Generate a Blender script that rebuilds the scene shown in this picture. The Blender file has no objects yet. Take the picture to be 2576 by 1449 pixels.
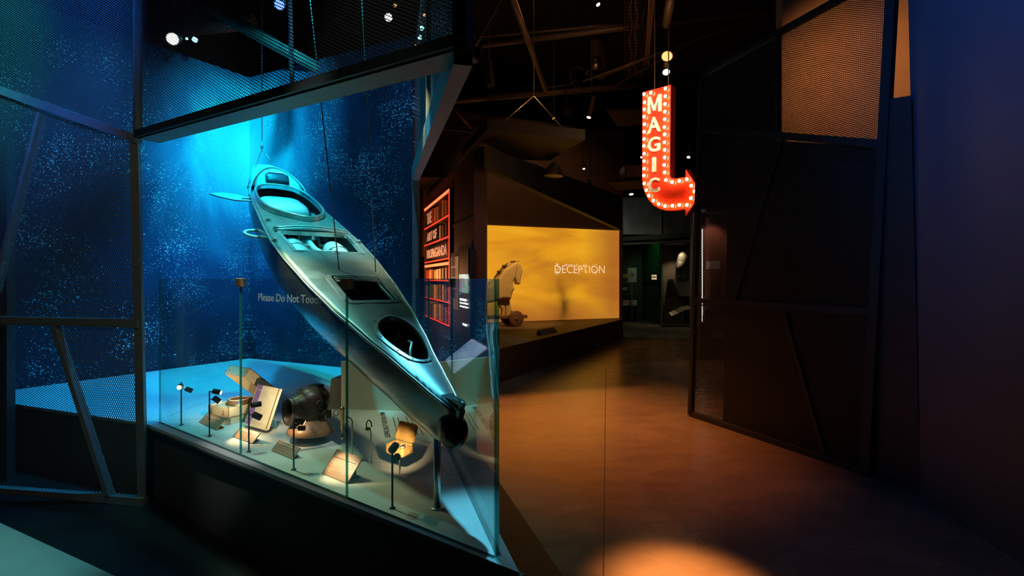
import bpy, bmesh, math, random
from mathutils import Vector, Matrix
from mathutils.geometry import delaunay_2d_cdt
random.seed(7)
V = Vector
sc = bpy.context.scene
COL = sc.collection

# ------------------------------------------------------------------ camera
F = 1350.0; EYE = 1.5; HZ = 700.0
cam_d = bpy.data.cameras.new('camera'); cam = bpy.data.objects.new('camera', cam_d); COL.objects.link(cam)
cam.location = (0, 0, EYE); cam.rotation_euler = (math.pi / 2, 0, 0)
cam_d.sensor_width = 36; cam_d.lens = F / 2576 * 36
cam_d.shift_y = -24.5 / 2576
cam_d.clip_start = 0.05; cam_d.clip_end = 100
sc.camera = cam

# ------------------------------------------------------------------ world, exposure
w = bpy.data.worlds.new('world'); sc.world = w; w.use_nodes = True
w.node_tree.nodes['Background'].inputs[0].default_value = (0.35, 0.55, 0.6, 1)
w.node_tree.nodes['Background'].inputs[1].default_value = 0.004
sc.view_settings.view_transform = 'Standard'; sc.view_settings.look = 'None'
sc.view_settings.exposure = 0.0; sc.view_settings.gamma = 1.0
sc.view_settings.use_curve_mapping = False
sc.cycles.transparent_max_bounces = 24
sc.cycles.max_bounces = 8
sc.cycles.sample_clamp_indirect = 4.0
sc.cycles.caustics_reflective = False; sc.cycles.caustics_refractive = False

# ------------------------------------------------------------------ lights
def spot(name, loc, target, color, power, deg, blend=0.35, r=0.04):
    d = bpy.data.lights.new(name, 'SPOT'); o = bpy.data.objects.new(name, d); COL.objects.link(o)
    o.location = loc; o.rotation_euler = (V(target) - V(loc)).to_track_quat('-Z', 'Y').to_euler()
    d.color = color; d.energy = power; d.spot_size = math.radians(deg); d.spot_blend = blend; d.shadow_soft_size = r
    return o
def area(name, loc, target, color, power, sx, sy):
    d = bpy.data.lights.new(name, 'AREA'); o = bpy.data.objects.new(name, d); COL.objects.link(o)
    o.location = loc; o.rotation_euler = (V(target) - V(loc)).to_track_quat('-Z', 'Y').to_euler()
    d.color = color; d.energy = power; d.shape = 'RECTANGLE'; d.size = sx; d.size_y = sy
    return o
spot('spot_mural_corner', (-2.0, 4.6, 4.7), (-3.1, 6.5, 2.9), (0.03, 0.8, 1.0), 486, 60, 1.0)
spot('spot_stern', (-1.7, 3.6, 4.5), (-2.15, 4.7, 2.3), (0.0, 0.85, 1.0), 497.25, 32, 0.6)
spot('spot_midship', (-1.0, 3.0, 4.4), (-1.45, 3.8, 1.8), (0.02, 0.78, 0.92), 584.545, 30, 0.8)
spot('spot_nose', (-.3, .9, 4.5), (-.85, 2.75, 1.4), (0.75, 0.95, 0.85), 28, 24, 0.8)
spot('spot_text', (-.6, 1.0, 4.4), (-1.22, 2.79, 1.45), (0.9, 1.0, 0.95), 380, 13, 0.6)
spot('spot_upstand', (-.62, 3.45, 2.9), (-1.0, 4.0, .6), (0.95, 1.0, 0.62), 60, 50, 0.8)
spot('spot_partition', (-1.6, .2, 4.0), (-3.1, 3.6, 1.2), (1.0, .9, .72), 35.7, 55, 0.9)
spot('spot_mural_right', (-0.9, 3.9, 4.6), (-1.9, 6.0, 2.3), (0.10, 0.5, 1.0), 147, 70, 1.0)
spot('spot_mural_left', (-2.6, 4.2, 4.5), (-3.8, 5.7, 2.3), (0.08, 0.6, 1.0), 170, 70, 1.0)
spot('spot_deck_rear', (-2.2, 4.0, 4.3), (-2.7, 5.4, 0.5), (0.0, 0.40, 1.0), 602, 60, 0.6)
spot('spot_deck_left', (-2.6, 3.95, 4.2), (-3.5, 4.6, 0.5), (0.0, 0.40, 1.0), 286, 50, 0.6)
spot('spot_deck_tip', (-1.0, 4.3, 4.2), (-0.11, 2.12, 0.5), (0.14, 0.68, 1.0), 1050, 10.5, 0.9, .05)
spot('spot_deck_tip_soft', (-.45, 3.0, 3.9), (-.13, 2.2, 0.5), (0.02, 0.55, 0.9), 60, 22, 1.0, .08)
spot('spot_deck_front', (-1.9, 3.6, 4.2), (-1.5, 3.2, 0.5), (0.25, 0.85, 0.75), 136.5, 55, 0.8)
spot('spot_deck_white', (-.35, 3.0, 3.9), (-.74, 3.6, .5), (0.95, 1.0, 0.62), 150, 19, 0.7)
spot('spot_deck_beige', (-1.68, 3.2, 2.3), (-.95, 2.72, 0.5), (0.75, 0.95, 0.5), 60, 44, 0.9)
spot('spot_mesh_green', (-3.3, 1.6, 4.4), (-4.1, 3.8, 3.2), (0.05, 0.9, 0.45), 165, 50, 0.8)
spot('spot_mesh_blue', (-2.6, 1.9, 4.4), (-3.2, 3.7, 3.1), (0.02, 0.2, 1.0), 325, 46, 0.8)
spot('spot_floor_corner', (-2.5, 1.2, 4.2), (-2.75, 2.7, 0), (0.12, 0.7, 0.85), 430, 22, 0.8)
spot('spot_wall_blue', (0.6, 2.2, 4.6), (2.75, 2.9, 3.1), (0.0, 0.2, 1.0), 143, 60, 1.0)
spot('spot_wall_orange', (3.3, 5.0, 4.4), (4.3, 6.3, 3.6), (1.0, 0.36, 0.12), 102, 110, 1.0)
spot('spot_floor_orange', (1.0, 5.2, 6.0), (0.8, 5.1, 0), (1.0, 0.25, 0.05), 780, 40, 1.0, .15)
spot('spot_floor_amber', (0.3, 6.9, 6.0), (0.55, 6.3, 0), (1.0, 0.36, 0.08), 1170, 44, 1.0, .15)
spot('spot_sign_glow_fill', (1.35, 4.3, 5.5), (0.82, 2.6, 0), (1.0, 0.36, 0.08), 6500, 9, 1.0, .12)  # added lamp, stands in for the sign's glow on the floor
spot('spot_horse', (0.9, 9.6, 4.2), (0.0, 11.6, 1.2), (1.0, 0.6, 0.2), 360, 40, 0.6)
spot('spot_niche', (0.6, 9.8, 5.6), (0.6, 12.4, 3.2), (1.0, 0.5, 0.2), 90, 80, 0.8)
spot('spot_pier', (0.5, 3.2, 4.4), (-.45, 7.5, 2.0), (1.0, 0.35, 0.2), 60, 14, 0.8)
spot('spot_pipes_fill', (1.5, 5.2, 4.2), (1.0, 8.6, 5.0), (1.0, 0.45, 0.22), 24, 50, 1.0)  # added unseen uplight, stands in for floor bounce on the ceiling pipes
spot('spot_floor_blue', (2.2, 1.2, 4.6), (2.3, 3.0, 0), (0.03, 0.2, 1.0), 30, 40, 1.0)
spot('spot_far_panel', (3.3, 12.6, 3.0), (4.2, 15.5, 3.3), (0.8, 0.9, 0.75), 9.6, 60, 0.8)
spot('spot_sign_front', (0.3, 4.6, 3.9), (1.8, 6.6, 3.3), (1.0, 0.8, 0.6), 450, 32, 0.6)

# ------------------------------------------------------------------ pixel rays to places in the room
def ray(u, v): return V(((u - 1288) / F, 1.0, -(v - HZ) / F))
EYEP = V((0, 0, EYE))
def G(u, v, z=0.0):
    r = ray(u, v); t = (z - EYE) / r.z; return EYEP + r * t
def AT(u, v, D): return EYEP + ray(u, v) * D
def PL(u, v, p0, p1):
    p0 = V((p0[0], p0[1], 0)); p1 = V((p1[0], p1[1], 0)); n = (p1 - p0).cross(V((0, 0, 1)))
    r = ray(u, v); t = (p0 - V((0, 0, 0))).dot(n) / V((r.x, r.y, 0)).dot(n); return EYEP + r * t

# ------------------------------------------------------------------ materials
def mat(name, col, rough=0.5, metal=0.0, emit=None, es=0.0, var=0.12, scale=12.0, bump=0.0, coat=0.0, stretch=None, spec=0.5):
    m = bpy.data.materials.new(name); m.use_nodes = True; nt = m.node_tree; b = nt.nodes['Principled BSDF']
    tc = nt.nodes.new('ShaderNodeTexCoord'); mp = nt.nodes.new('ShaderNodeMapping'); nz = nt.nodes.new('ShaderNodeTexNoise')
    nz.inputs['Scale'].default_value = scale; nz.inputs['Detail'].default_value = 4
    if stretch: mp.inputs['Scale'].default_value = stretch
    nt.links.new(tc.outputs['Object'], mp.inputs['Vector']); nt.links.new(mp.outputs[0], nz.inputs['Vector'])
    rp = nt.nodes.new('ShaderNodeValToRGB')
    rp.color_ramp.elements[0].position = 0.3; rp.color_ramp.elements[1].position = 0.7
    rp.color_ramp.elements[0].color = tuple(c * (1 - var) for c in col) + (1,)
    rp.color_ramp.elements[1].color = tuple(min(1, c * (1 + var)) for c in col) + (1,)
    nt.links.new(nz.outputs['Fac'], rp.inputs['Fac']); nt.links.new(rp.outputs[0], b.inputs['Base Color'])
    b.inputs['Roughness'].default_value = rough; b.inputs['Metallic'].default_value = metal
    b.inputs['Specular IOR Level'].default_value = spec
    if coat: b.inputs['Coat Weight'].default_value = coat; b.inputs['Coat Roughness'].default_value = 0.08
    if emit: b.inputs['Emission Color'].default_value = tuple(emit) + (1,); b.inputs['Emission Strength'].default_value = es
    if bump:
        bp = nt.nodes.new('ShaderNodeBump'); bp.inputs['Strength'].default_value = bump; bp.inputs['Distance'].default_value = 0.01
        nt.links.new(nz.outputs['Fac'], bp.inputs['Height']); nt.links.new(bp.outputs[0], b.inputs['Normal'])
    return m
M = {}
M['frame'] = mat('frame_grey', (0.22, 0.22, 0.2), 0.55)
M['frame_dark'] = mat('frame_black', (0.035, 0.04, 0.042), 0.5)
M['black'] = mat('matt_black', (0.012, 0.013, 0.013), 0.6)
M['gloss_black'] = mat('gloss_black', (0.004, 0.005, 0.006), 0.22, bump=0.3, scale=40, spec=.12)
M['wall_dark'] = mat('wall_dark_grey', (0.05, 0.047, 0.043), 0.7, scale=3)
M['wall_brown'] = mat('wall_brown', (0.10, 0.06, 0.035), 0.65, scale=3)
M['wall_charcoal'] = mat('wall_charcoal', (0.055, 0.06, 0.06), 0.6, scale=2)
M['wall_orange'] = mat('wall_tan', (0.5, 0.38, 0.28), 0.8, scale=3)
M['wall_blue'] = mat('wall_grey_satin', (0.13, 0.15, 0.19), 0.5, scale=2, var=.05)
M['ceiling'] = mat('ceiling_black', (0.012, 0.011, 0.010), 0.9)
M['deck'] = mat('deck_white', (0.62, 0.64, 0.62), 0.42, var=0.04)
M['deck_side'] = mat('deck_side_grey', (0.085, 0.088, 0.08), 0.6, var=0.05)
M['cream'] = mat('cream_panel', (0.62, 0.6, 0.48), 0.6, var=0.04)
M['steel'] = mat('brushed_steel', (0.55, 0.56, 0.55), 0.3, 1.0)
M['hull'] = mat('hull_metal', (0.26, 0.28, 0.27), 0.24, 0.85, var=0.3, scale=5, bump=0.05)
M['deckmetal'] = mat('boat_deck_metal', (0.34, 0.37, 0.36), 0.34, 0.6, var=0.22, scale=7, bump=0.05)
M['trimmetal'] = mat('boat_trim_metal', (0.55, 0.57, 0.55), 0.3, 0.7, var=0.25, scale=20)
M['seat'] = mat('seat_paint', (0.6, 0.65, 0.64), 0.5, 0.1, scale=6)
M['leather'] = mat('blue_black_leather', (0.03, 0.04, 0.055), 0.45, scale=25, bump=.4)
M['cable'] = mat('steel_cable', (0.4, 0.42, 0.42), 0.4, 0.8)
M['pipe'] = mat('ceiling_pipe', (0.22, 0.15, 0.11), 0.5, 0.3)
M['plate'] = mat('bronze_plate', (0.36, 0.2, 0.11), 0.4, 0.0, var=.06)
M['ink_white'] = mat('white_lettering', (0.8, 0.75, 0.68), 0.6, emit=(1, .85, .7), es=0.03)
M['ink_black'] = mat('black_lettering', (0.03, 0.035, 0.035), 0.7)
M['frost_'] = mat('frosted_lettering', (0.5, 0.62, 0.62), 0.6)
M['rubber'] = mat('brown_rubber', (0.035, 0.022, 0.016), 0.42, scale=18, bump=.2, var=.35)
M['beige'] = mat('beige_canvas_case', (0.52, 0.46, 0.34), 0.6, scale=20, var=.1)
M['bakelite'] = mat('brown_instrument', (0.12, 0.07, 0.04), 0.35, scale=20)
M['greenblock'] = mat('pale_green_block', (0.4, 0.5, 0.42), 0.6)
M['purple'] = mat('purple_stripe', (0.25, 0.13, 0.42), 0.6)
M['book'] = mat('cream_board', (0.62, 0.54, 0.42), 0.6, scale=14)
M['tin'] = mat('painted_tin', (0.72, 0.42, 0.13), 0.4, 0.2, scale=18)
M['brass'] = mat('worn_brass', (0.55, 0.38, 0.18), 0.28, 1.0, scale=30)
M['letters'] = mat('cream_letters', (0.85, 0.78, 0.6), 0.4)
M['signface'] = mat('red_sign_paint', (0.75, 0.035, 0.008), 0.34, var=.05)
M['signside'] = mat('dark_red_sign_side', (0.25, 0.012, 0.012), 0.5)
M['bulb'] = mat('lit_bulb', (1, .9, .7), 0.4, emit=(1.0, 0.6, 0.24), es=34)
M['lens_warm'] = mat('lens_warm', (1, .8, .5), .4, emit=(1, .75, .45), es=9)
M['lens_white'] = mat('lens_white', (1, 1, 1), .4, emit=(1, .95, .9), es=8)
M['lens_cyan'] = mat('lens_cyan', (.3, .9, 1), .4, emit=(.2, .9, 1), es=10)
M['lens_orange'] = mat('lens_orange', (1, .5, .2), .4, emit=(1, .4, .12), es=2)
M['lens_blue'] = mat('lens_blue', (.1, .1, 1), .4, emit=(.08, .08, 1), es=6)
M['led_red'] = mat('led_red', (1, .05, .03), .5, emit=(1, .03, .012), es=2.6)
M['led_hot'] = mat('led_hot', (1, .2, .1), .5, emit=(1, .09, .03), es=3.5)
M['led_white'] = mat('led_white', (1, 1, .95), .5, emit=(1, .95, .8), es=3)
M['horse'] = mat('pale_carved_wood', (0.72, 0.5, 0.22), 0.55, scale=6)
M['horse_dark'] = mat('dark_wood_wheel', (0.2, 0.09, 0.06), 0.5, scale=10)
M['cloth'] = mat('grey_green_uniform', (0.14, 0.12, 0.09), 0.8, scale=25, var=.5)
M['paper'] = mat('aged_paper', (0.75, 0.6, 0.42), 0.7)
M['skin'] = mat('skin', (0.5, 0.28, 0.18), 0.6)
M['duct'] = mat('galvanised_sheet', (0.32, 0.33, 0.31), 0.38, .8, var=.5, scale=3, stretch=(1, 1, .3))
M['green'] = mat('green_wall', (0.05, 0.11, 0.05), 0.6)
M['sign_board'] = mat('sign_board', (0.02, .015, .01), .5)
M['sign_lit'] = mat('lit_sign_lettering', (1, .75, .5), .5, emit=(1, .7, .4), es=0.8)
M['white'] = mat('white_board', (0.7, 0.68, 0.62), .6)
M['orange_sheet'] = mat('orange_sheet', (0.7, .35, .05), .6)

def emission_screen(name, build):
    m = bpy.data.materials.new(name); m.use_nodes = True; nt = m.node_tree; b = nt.nodes['Principled BSDF']
    b.inputs['Base Color'].default_value = (0.02, 0.02, 0.02, 1); b.inputs['Roughness'].default_value = .6
    c, s = build(nt); nt.links.new(c, b.inputs['Emission Color'])
    if hasattr(s, 'links'): nt.links.new(s, b.inputs['Emission Strength'])
    else: b.inputs['Emission Strength'].default_value = s
    return m
def N_(nt, t, **k):
    n = nt.nodes.new(t)
    for a, v in k.items(): setattr(n, a, v)
    return n
def math_(nt, op, a, b=None, clamp=False):
    n = nt.nodes.new('ShaderNodeMath'); n.operation = op; n.use_clamp = clamp
    for i, x in enumerate((a, b)):
        if x is None: continue
        if hasattr(x, 'links'): nt.links.new(x, n.inputs[i])
        else: n.inputs[i].default_value = x
    return n.outputs[0]
def ramp(nt, fac, stops, mode='LINEAR'):
    r = nt.nodes.new('ShaderNodeValToRGB'); r.color_ramp.interpolation = mode
    while len(r.color_ramp.elements) < len(stops): r.color_ramp.elements.new(0.5)
    for e, (p, c) in zip(r.color_ramp.elements, stops): e.position = p; e.color = tuple(c) + (1,) if len(c) == 3 else c
    nt.links.new(fac, r.inputs[0]); return r.outputs[0]
def mix(nt, fac, a, b, mode='MIX'):
    n = nt.nodes.new('ShaderNodeMix'); n.data_type = 'RGBA'; n.blend_type = mode
    for i, x in ((0, fac), (6, a), (7, b)):
        if hasattr(x, 'links'): nt.links.new(x, n.inputs[i])
        else: n.inputs[i].default_value = x if i == 0 else (tuple(x) + (1,))
    return n.outputs[2]

# expanded metal sheet: holes cut by a procedural pattern laid out in metres
def mesh_material(name, W, H, col, t=0.3):
    m = bpy.data.materials.new(name); m.use_nodes = True; nt = m.node_tree; b = nt.nodes['Principled BSDF']
    out = nt.nodes['Material Output']; uv = N_(nt, 'ShaderNodeUVMap'); sp = N_(nt, 'ShaderNodeSeparateXYZ')
    nt.links.new(uv.outputs[0], sp.inputs[0])
    x = math_(nt, 'DIVIDE', sp.outputs[0], W); y = math_(nt, 'DIVIDE', sp.outputs[1], H)
    fa = math_(nt, 'ABSOLUTE', math_(nt, 'SUBTRACT', math_(nt, 'FRACT', math_(nt, 'ADD', math_(nt, 'ADD', x, y), 500)), 0.5))
    fb = math_(nt, 'ABSOLUTE', math_(nt, 'SUBTRACT', math_(nt, 'FRACT', math_(nt, 'ADD', math_(nt, 'SUBTRACT', x, y), 500)), 0.5))
    mn = math_(nt, 'MINIMUM', fa, fb); solid = math_(nt, 'LESS_THAN', mn, t / 2)
    b.inputs['Base Color'].default_value = tuple(col) + (1,); b.inputs['Roughness'].default_value = .45; b.inputs['Metallic'].default_value = .35
    bp = N_(nt, 'ShaderNodeBump'); bp.inputs['Strength'].default_value = 1.0; bp.inputs['Distance'].default_value = .004
    nt.links.new(math_(nt, 'SUBTRACT', fa, fb), bp.inputs['Height']); nt.links.new(bp.outputs[0], b.inputs['Normal'])
    tr = N_(nt, 'ShaderNodeBsdfTransparent'); mx = N_(nt, 'ShaderNodeMixShader')
    nt.links.new(solid, mx.inputs[0]); nt.links.new(tr.outputs[0], mx.inputs[1]); nt.links.new(b.outputs[0], mx.inputs[2])
    nt.links.new(mx.outputs[0], out.inputs[0]); return m
M['mesh_h'] = mesh_material('expanded_metal_wide', .030, .0165, (.2, .21, .2))
M['mesh_v'] = mesh_material('expanded_metal_tall', .0165, .030, (.2, .21, .2), .34)
M['mesh_open'] = mesh_material('expanded_metal_open', .030, .0165, (.16, .17, .17), .24)
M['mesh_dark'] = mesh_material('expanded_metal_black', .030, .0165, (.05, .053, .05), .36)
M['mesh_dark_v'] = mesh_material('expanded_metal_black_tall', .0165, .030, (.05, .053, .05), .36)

def glass_material():
    m = bpy.data.materials.new('clear_glass'); m.use_nodes = True; nt = m.node_tree
    for n in list(nt.nodes):
        if n.type != 'OUTPUT_MATERIAL': nt.nodes.remove(n)
    out = [n for n in nt.nodes][0]
    tr = N_(nt, 'ShaderNodeBsdfTransparent'); tr.inputs[0].default_value = (.93, .975, .96, 1)
    gl = N_(nt, 'ShaderNodeBsdfGlossy'); gl.inputs['Roughness'].default_value = 0.0; gl.inputs['Color'].default_value = (.9, 1, .98, 1)
    ge = N_(nt, 'ShaderNodeNewGeometry'); fr = N_(nt, 'ShaderNodeFresnel')
    ior = math_(nt, 'SUBTRACT', 1.5, math_(nt, 'MULTIPLY', ge.outputs['Backfacing'], 1.5 - 1 / 1.5)); nt.links.new(ior, fr.inputs[0])
    mx = N_(nt, 'ShaderNodeMixShader'); nt.links.new(fr.outputs[0], mx.inputs[0]); nt.links.new(tr.outputs[0], mx.inputs[1]); nt.links.new(gl.outputs[0], mx.inputs[2])
    nt.links.new(mx.outputs[0], out.inputs[0]); return m
M['glass'] = glass_material()
M['glass_edge'] = mat('green_glass_edge', (0.05, 0.35, 0.33), 0.12, var=.02)
_nt = M['glass_edge'].node_tree; _t = N_(_nt, 'ShaderNodeBsdfTransparent'); _t.inputs[0].default_value = (.25, .7, .66, 1); _m = N_(_nt, 'ShaderNodeMixShader'); _m.inputs[0].default_value = .5
_nt.links.new(_nt.nodes['Principled BSDF'].outputs[0], _m.inputs[1]); _nt.links.new(_t.outputs[0], _m.inputs[2]); _nt.links.new(_m.outputs[0], _nt.nodes['Material Output'].inputs[0])
def frosted():
    m = bpy.data.materials.new('frosted_film'); m.use_nodes = True; nt = m.node_tree
    out = nt.nodes['Material Output']; b = nt.nodes['Principled BSDF']; b.inputs['Base Color'].default_value = (.75, .85, .85, 1)
    tl = N_(nt, 'ShaderNodeBsdfTranslucent'); tl.inputs[0].default_value = (.8, .9, .9, 1); mx = N_(nt, 'ShaderNodeMixShader'); mx.inputs[0].default_value = .5
    nt.links.new(b.outputs[0], mx.inputs[1]); nt.links.new(tl.outputs[0], mx.inputs[2]); nt.links.new(mx.outputs[0], out.inputs[0]); return m
M['frost'] = frosted()

def floor_material(name, col, dark, rough):
    m = bpy.data.materials.new(name); m.use_nodes = True; nt = m.node_tree; b = nt.nodes['Principled BSDF']
    tc = N_(nt, 'ShaderNodeTexCoord')
    n1 = N_(nt, 'ShaderNodeTexNoise'); n1.inputs['Scale'].default_value = .8; n1.inputs['Detail'].default_value = 6
    mp = N_(nt, 'ShaderNodeMapping'); mp.inputs['Scale'].default_value = (.9, 1.6, 1)
    n2 = N_(nt, 'ShaderNodeTexNoise'); n2.inputs['Scale'].default_value = 3; n2.inputs['Detail'].default_value = 8
    n3 = N_(nt, 'ShaderNodeTexNoise'); n3.inputs['Scale'].default_value = 90
    nt.links.new(tc.outputs['Object'], n1.inputs[0]); nt.links.new(tc.outputs['Object'], mp.inputs[0]); nt.links.new(mp.outputs[0], n2.inputs[0]); nt.links.new(tc.outputs['Object'], n3.inputs[0])
    f = math_(nt, 'ADD', math_(nt, 'MULTIPLY', n1.outputs['Fac'], .5), math_(nt, 'MULTIPLY', n2.outputs['Fac'], .5))
    nt.links.new(ramp(nt, f, [(.35, dark), (.65, col)]), b.inputs['Base Color'])
    nt.links.new(math_(nt, 'ADD', math_(nt, 'MULTIPLY', n2.outputs['Fac'], .16), rough - .08), b.inputs['Roughness'])
    bp = N_(nt, 'ShaderNodeBump'); bp.inputs['Strength'].default_value = .12; bp.inputs['Distance'].default_value = .004
    nt.links.new(n3.outputs['Fac'], bp.inputs['Height']); nt.links.new(bp.outputs[0], b.inputs['Normal'])
    b.inputs['Specular IOR Level'].default_value = .6
    return m
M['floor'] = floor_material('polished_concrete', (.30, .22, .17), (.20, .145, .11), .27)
M['floor_shade'] = floor_material('painted_floor_shade', (.012, .0125, .013), (.008, .0085, .009), .4)  # near-black tone carries the shade on the concrete
M['floor_green'] = floor_material('grey_far_floor', (.16, .16, .12), (.1, .1, .08), .3)

def mural_material():
    m = bpy.data.materials.new('underwater_mural_print'); m.use_nodes = True; nt = m.node_tree; b = nt.nodes['Principled BSDF']
    uv = N_(nt, 'ShaderNodeUVMap'); sp = N_(nt, 'ShaderNodeSeparateXYZ'); nt.links.new(uv.outputs[0], sp.inputs[0])
    nz = N_(nt, 'ShaderNodeTexNoise'); nz.inputs['Scale'].default_value = .9; nz.inputs['Detail'].default_value = 5; nz.inputs['Distortion'].default_value = .8
    mp = N_(nt, 'ShaderNodeMapping'); mp.inputs['Scale'].default_value = (1.3, .7, 1); nt.links.new(uv.outputs[0], mp.inputs[0]); nt.links.new(mp.outputs[0], nz.inputs[0])
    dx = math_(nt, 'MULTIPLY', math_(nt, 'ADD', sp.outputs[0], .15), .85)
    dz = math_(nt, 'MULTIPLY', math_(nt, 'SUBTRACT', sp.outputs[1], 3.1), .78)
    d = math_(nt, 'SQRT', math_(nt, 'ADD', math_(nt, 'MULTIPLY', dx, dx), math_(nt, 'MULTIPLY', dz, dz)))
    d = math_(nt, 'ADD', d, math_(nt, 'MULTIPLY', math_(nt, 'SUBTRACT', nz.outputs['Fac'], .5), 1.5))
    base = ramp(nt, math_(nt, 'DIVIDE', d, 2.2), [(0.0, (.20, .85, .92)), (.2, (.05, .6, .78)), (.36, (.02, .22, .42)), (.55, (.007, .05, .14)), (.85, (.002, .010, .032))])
    col = base
    for sc_, thr, br, sx in ((12, .14, 1.0, 1.9), (38, .27, .9, 1.6), (72, .50, .85, 1.3)):
        vo = N_(nt, 'ShaderNodeTexVoronoi'); vo.inputs['Scale'].default_value = sc_
        ma = N_(nt, 'ShaderNodeMapping'); ma.inputs['Scale'].default_value = (1, sx, 1); ma.inputs['Rotation'].default_value = (0, 0, -.25)
        nt.links.new(uv.outputs[0], ma.inputs[0]); nt.links.new(ma.outputs[0], vo.inputs[0])
        n2 = N_(nt, 'ShaderNodeTexNoise'); n2.inputs['Scale'].default_value = 1.2 if sc_ < 20 else 1.7; n2.inputs['Detail'].default_value = 3
        nt.links.new(uv.outputs[0], n2.inputs[0])
        cs = N_(nt, 'ShaderNodeSeparateColor'); nt.links.new(vo.outputs['Color'], cs.inputs[0])
        size = math_(nt, 'MULTIPLY', math_(nt, 'MULTIPLY', math_(nt, 'POWER', cs.outputs[0], 2.2), thr * 1.5), math_(nt, 'MULTIPLY', math_(nt, 'SUBTRACT', n2.outputs['Fac'], (.28 if sc_ < 50 else .33)), 2.6, True))
        star = math_(nt, 'MULTIPLY', math_(nt, 'DIVIDE', math_(nt, 'SUBTRACT', size, vo.outputs['Distance']), .03, True), br)
        col = mix(nt, star, col, (.5, .9, 1.0))
    nt.links.new(col, b.inputs['Base Color']); b.inputs['Roughness'].default_value = .6
    return m
M['mural'] = mural_material()

# ------------------------------------------------------------------ mesh helpers
def new_bm(): return bmesh.new()
def bm_box(bm, c, ex, ey, ez, sx, sy, sz, bevel=0.0):
    c = V(c); ex = V(ex).normalized(); ey = V(ey).normalized(); ez = V(ez).normalized()
    tmp = bmesh.new(); bmesh.ops.create_cube(tmp, size=1)
    for v in tmp.verts: v.co = V((v.co.x * sx, v.co.y * sy, v.co.z * sz))
    if bevel: bmesh.ops.bevel(tmp, geom=list(tmp.edges), offset=bevel, segments=2, affect='EDGES', profile=.5)
    for v in tmp.verts: v.co = c + ex * v.co.x + ey * v.co.y + ez * v.co.z
    merge(bm, tmp); return bm
def merge(bm, tmp):
    me = bpy.data.meshes.new('t'); tmp.to_mesh(me); bm.from_mesh(me); bpy.data.meshes.remove(me); tmp.free()
X, Y, Z = V((1, 0, 0)), V((0, 1, 0)), V((0, 0, 1))
def bm_bar(bm, a, b, w, t, up=Z, bevel=0.0):          # bar from a to b, width w along side, thickness t along up'
    a = V(a); b = V(b); d = (b - a); L = d.length; d.normalize(); s = d.cross(V(up)).normalized(); u = s.cross(d)
    return bm_box(bm, (a + b) / 2, d, s, u, L, w, t, bevel)
def bm_tube(bm, pts, r, seg=10, cap=True, close=False):
    pts = [V(p) for p in pts]; n = len(pts); rings = []; rr = r if hasattr(r, '__len__') else [r] * n
    prev = None
    for i, p in enumerate(pts):
        if close: d = pts[(i + 1) % n] - pts[i - 1]
        else: d = pts[min(i + 1, n - 1)] - pts[max(i - 1, 0)]
        d.normalize()
        if prev is None:
            a = d.orthogonal().normalized()
        else:
            a = (prev - d * prev.dot(d)); a = a.normalized() if a.length > 1e-6 else d.orthogonal().normalized()
        prev = a; b = d.cross(a)
        rings.append([bm.verts.new(p + (a * math.cos(q) + b * math.sin(q)) * rr[i]) for q in [2 * math.pi * k / seg for k in range(seg)]])
    m = n if close else n - 1
    for i in range(m):
        A, B = rings[i], rings[(i + 1) % n]
        for k in range(seg): f = bm.faces.new((A[k], A[(k + 1) % seg], B[(k + 1) % seg], B[k])); f.smooth = True
    if cap and not close: bm.faces.new(rings[0][::-1]); bm.faces.new(rings[-1])
    return bm
def bm_lathe(bm, c, axis, prof, seg=24, ex=1.0, ref=None):      # prof: (dist along axis, radius)
    c = V(c); axis = V(axis).normalized(); a = (V(ref) if ref else axis.orthogonal()); a = (a - axis * a.dot(axis)).normalized(); b = axis.cross(a)
    rings = [[bm.verts.new(c + axis * h + (a * math.cos(q) + b * math.sin(q) * ex) * max(r, 1e-4)) for q in [2 * math.pi * k / seg for k in range(seg)]] for h, r in prof]
    for A, B in zip(rings, rings[1:]):
        for k in range(seg): f = bm.faces.new((A[k], A[(k + 1) % seg], B[(k + 1) % seg], B[k])); f.smooth = True
    bm.faces.new(rings[0][::-1]); bm.faces.new(rings[-1]); return bm
def bm_prism(bm, poly, ext):
    poly = [V(p) for p in poly]; ext = V(ext)
    A = [bm.verts.new(p) for p in poly]; B = [bm.verts.new(p + ext) for p in poly]; n = len(A)
    bm.faces.new(A[::-1]); bm.faces.new(B)
    for i in range(n): bm.faces.new((A[i], A[(i + 1) % n], B[(i + 1) % n], B[i]))
    return bm
def bm_poly(bm, poly): bm.faces.new([bm.verts.new(V(p)) for p in poly]); return bm
def root_of(o):
    while o.parent: o = o.parent
    return o
def link_mesh(name, bm, m, parent=None, recalc=True, smooth=False):
    if recalc: bmesh.ops.recalc_face_normals(bm, faces=bm.faces)
    if parent is not None:
        off = root_of(parent).location
        for v in bm.verts: v.co -= off
    me = bpy.data.meshes.new(name); bm.to_mesh(me); bm.free()
    for q in (m if isinstance(m, (list, tuple)) else [m]): me.materials.append(M[q] if isinstance(q, str) else q)
    if smooth:
        for p in me.polygons: p.use_smooth = True
    o = bpy.data.objects.new(name, me); COL.objects.link(o)
    if parent is not None: o.parent = parent
    return o
part = link_mesh
def tag(o, label=None, cat=None, group=None, kind=None):
    if label: o['label'] = label
    if cat: o['category'] = cat
    if group: o['group'] = group
    if kind: o['kind'] = kind
    return o
def thing(name, label, cat, loc=(0, 0, 0), group=None, rz=0):
    o = bpy.data.objects.new(name, None); COL.objects.link(o); o.location = loc; o.rotation_euler = (0, 0, rz); o.empty_display_size = .1
    return tag(o, label, cat, group)
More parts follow.
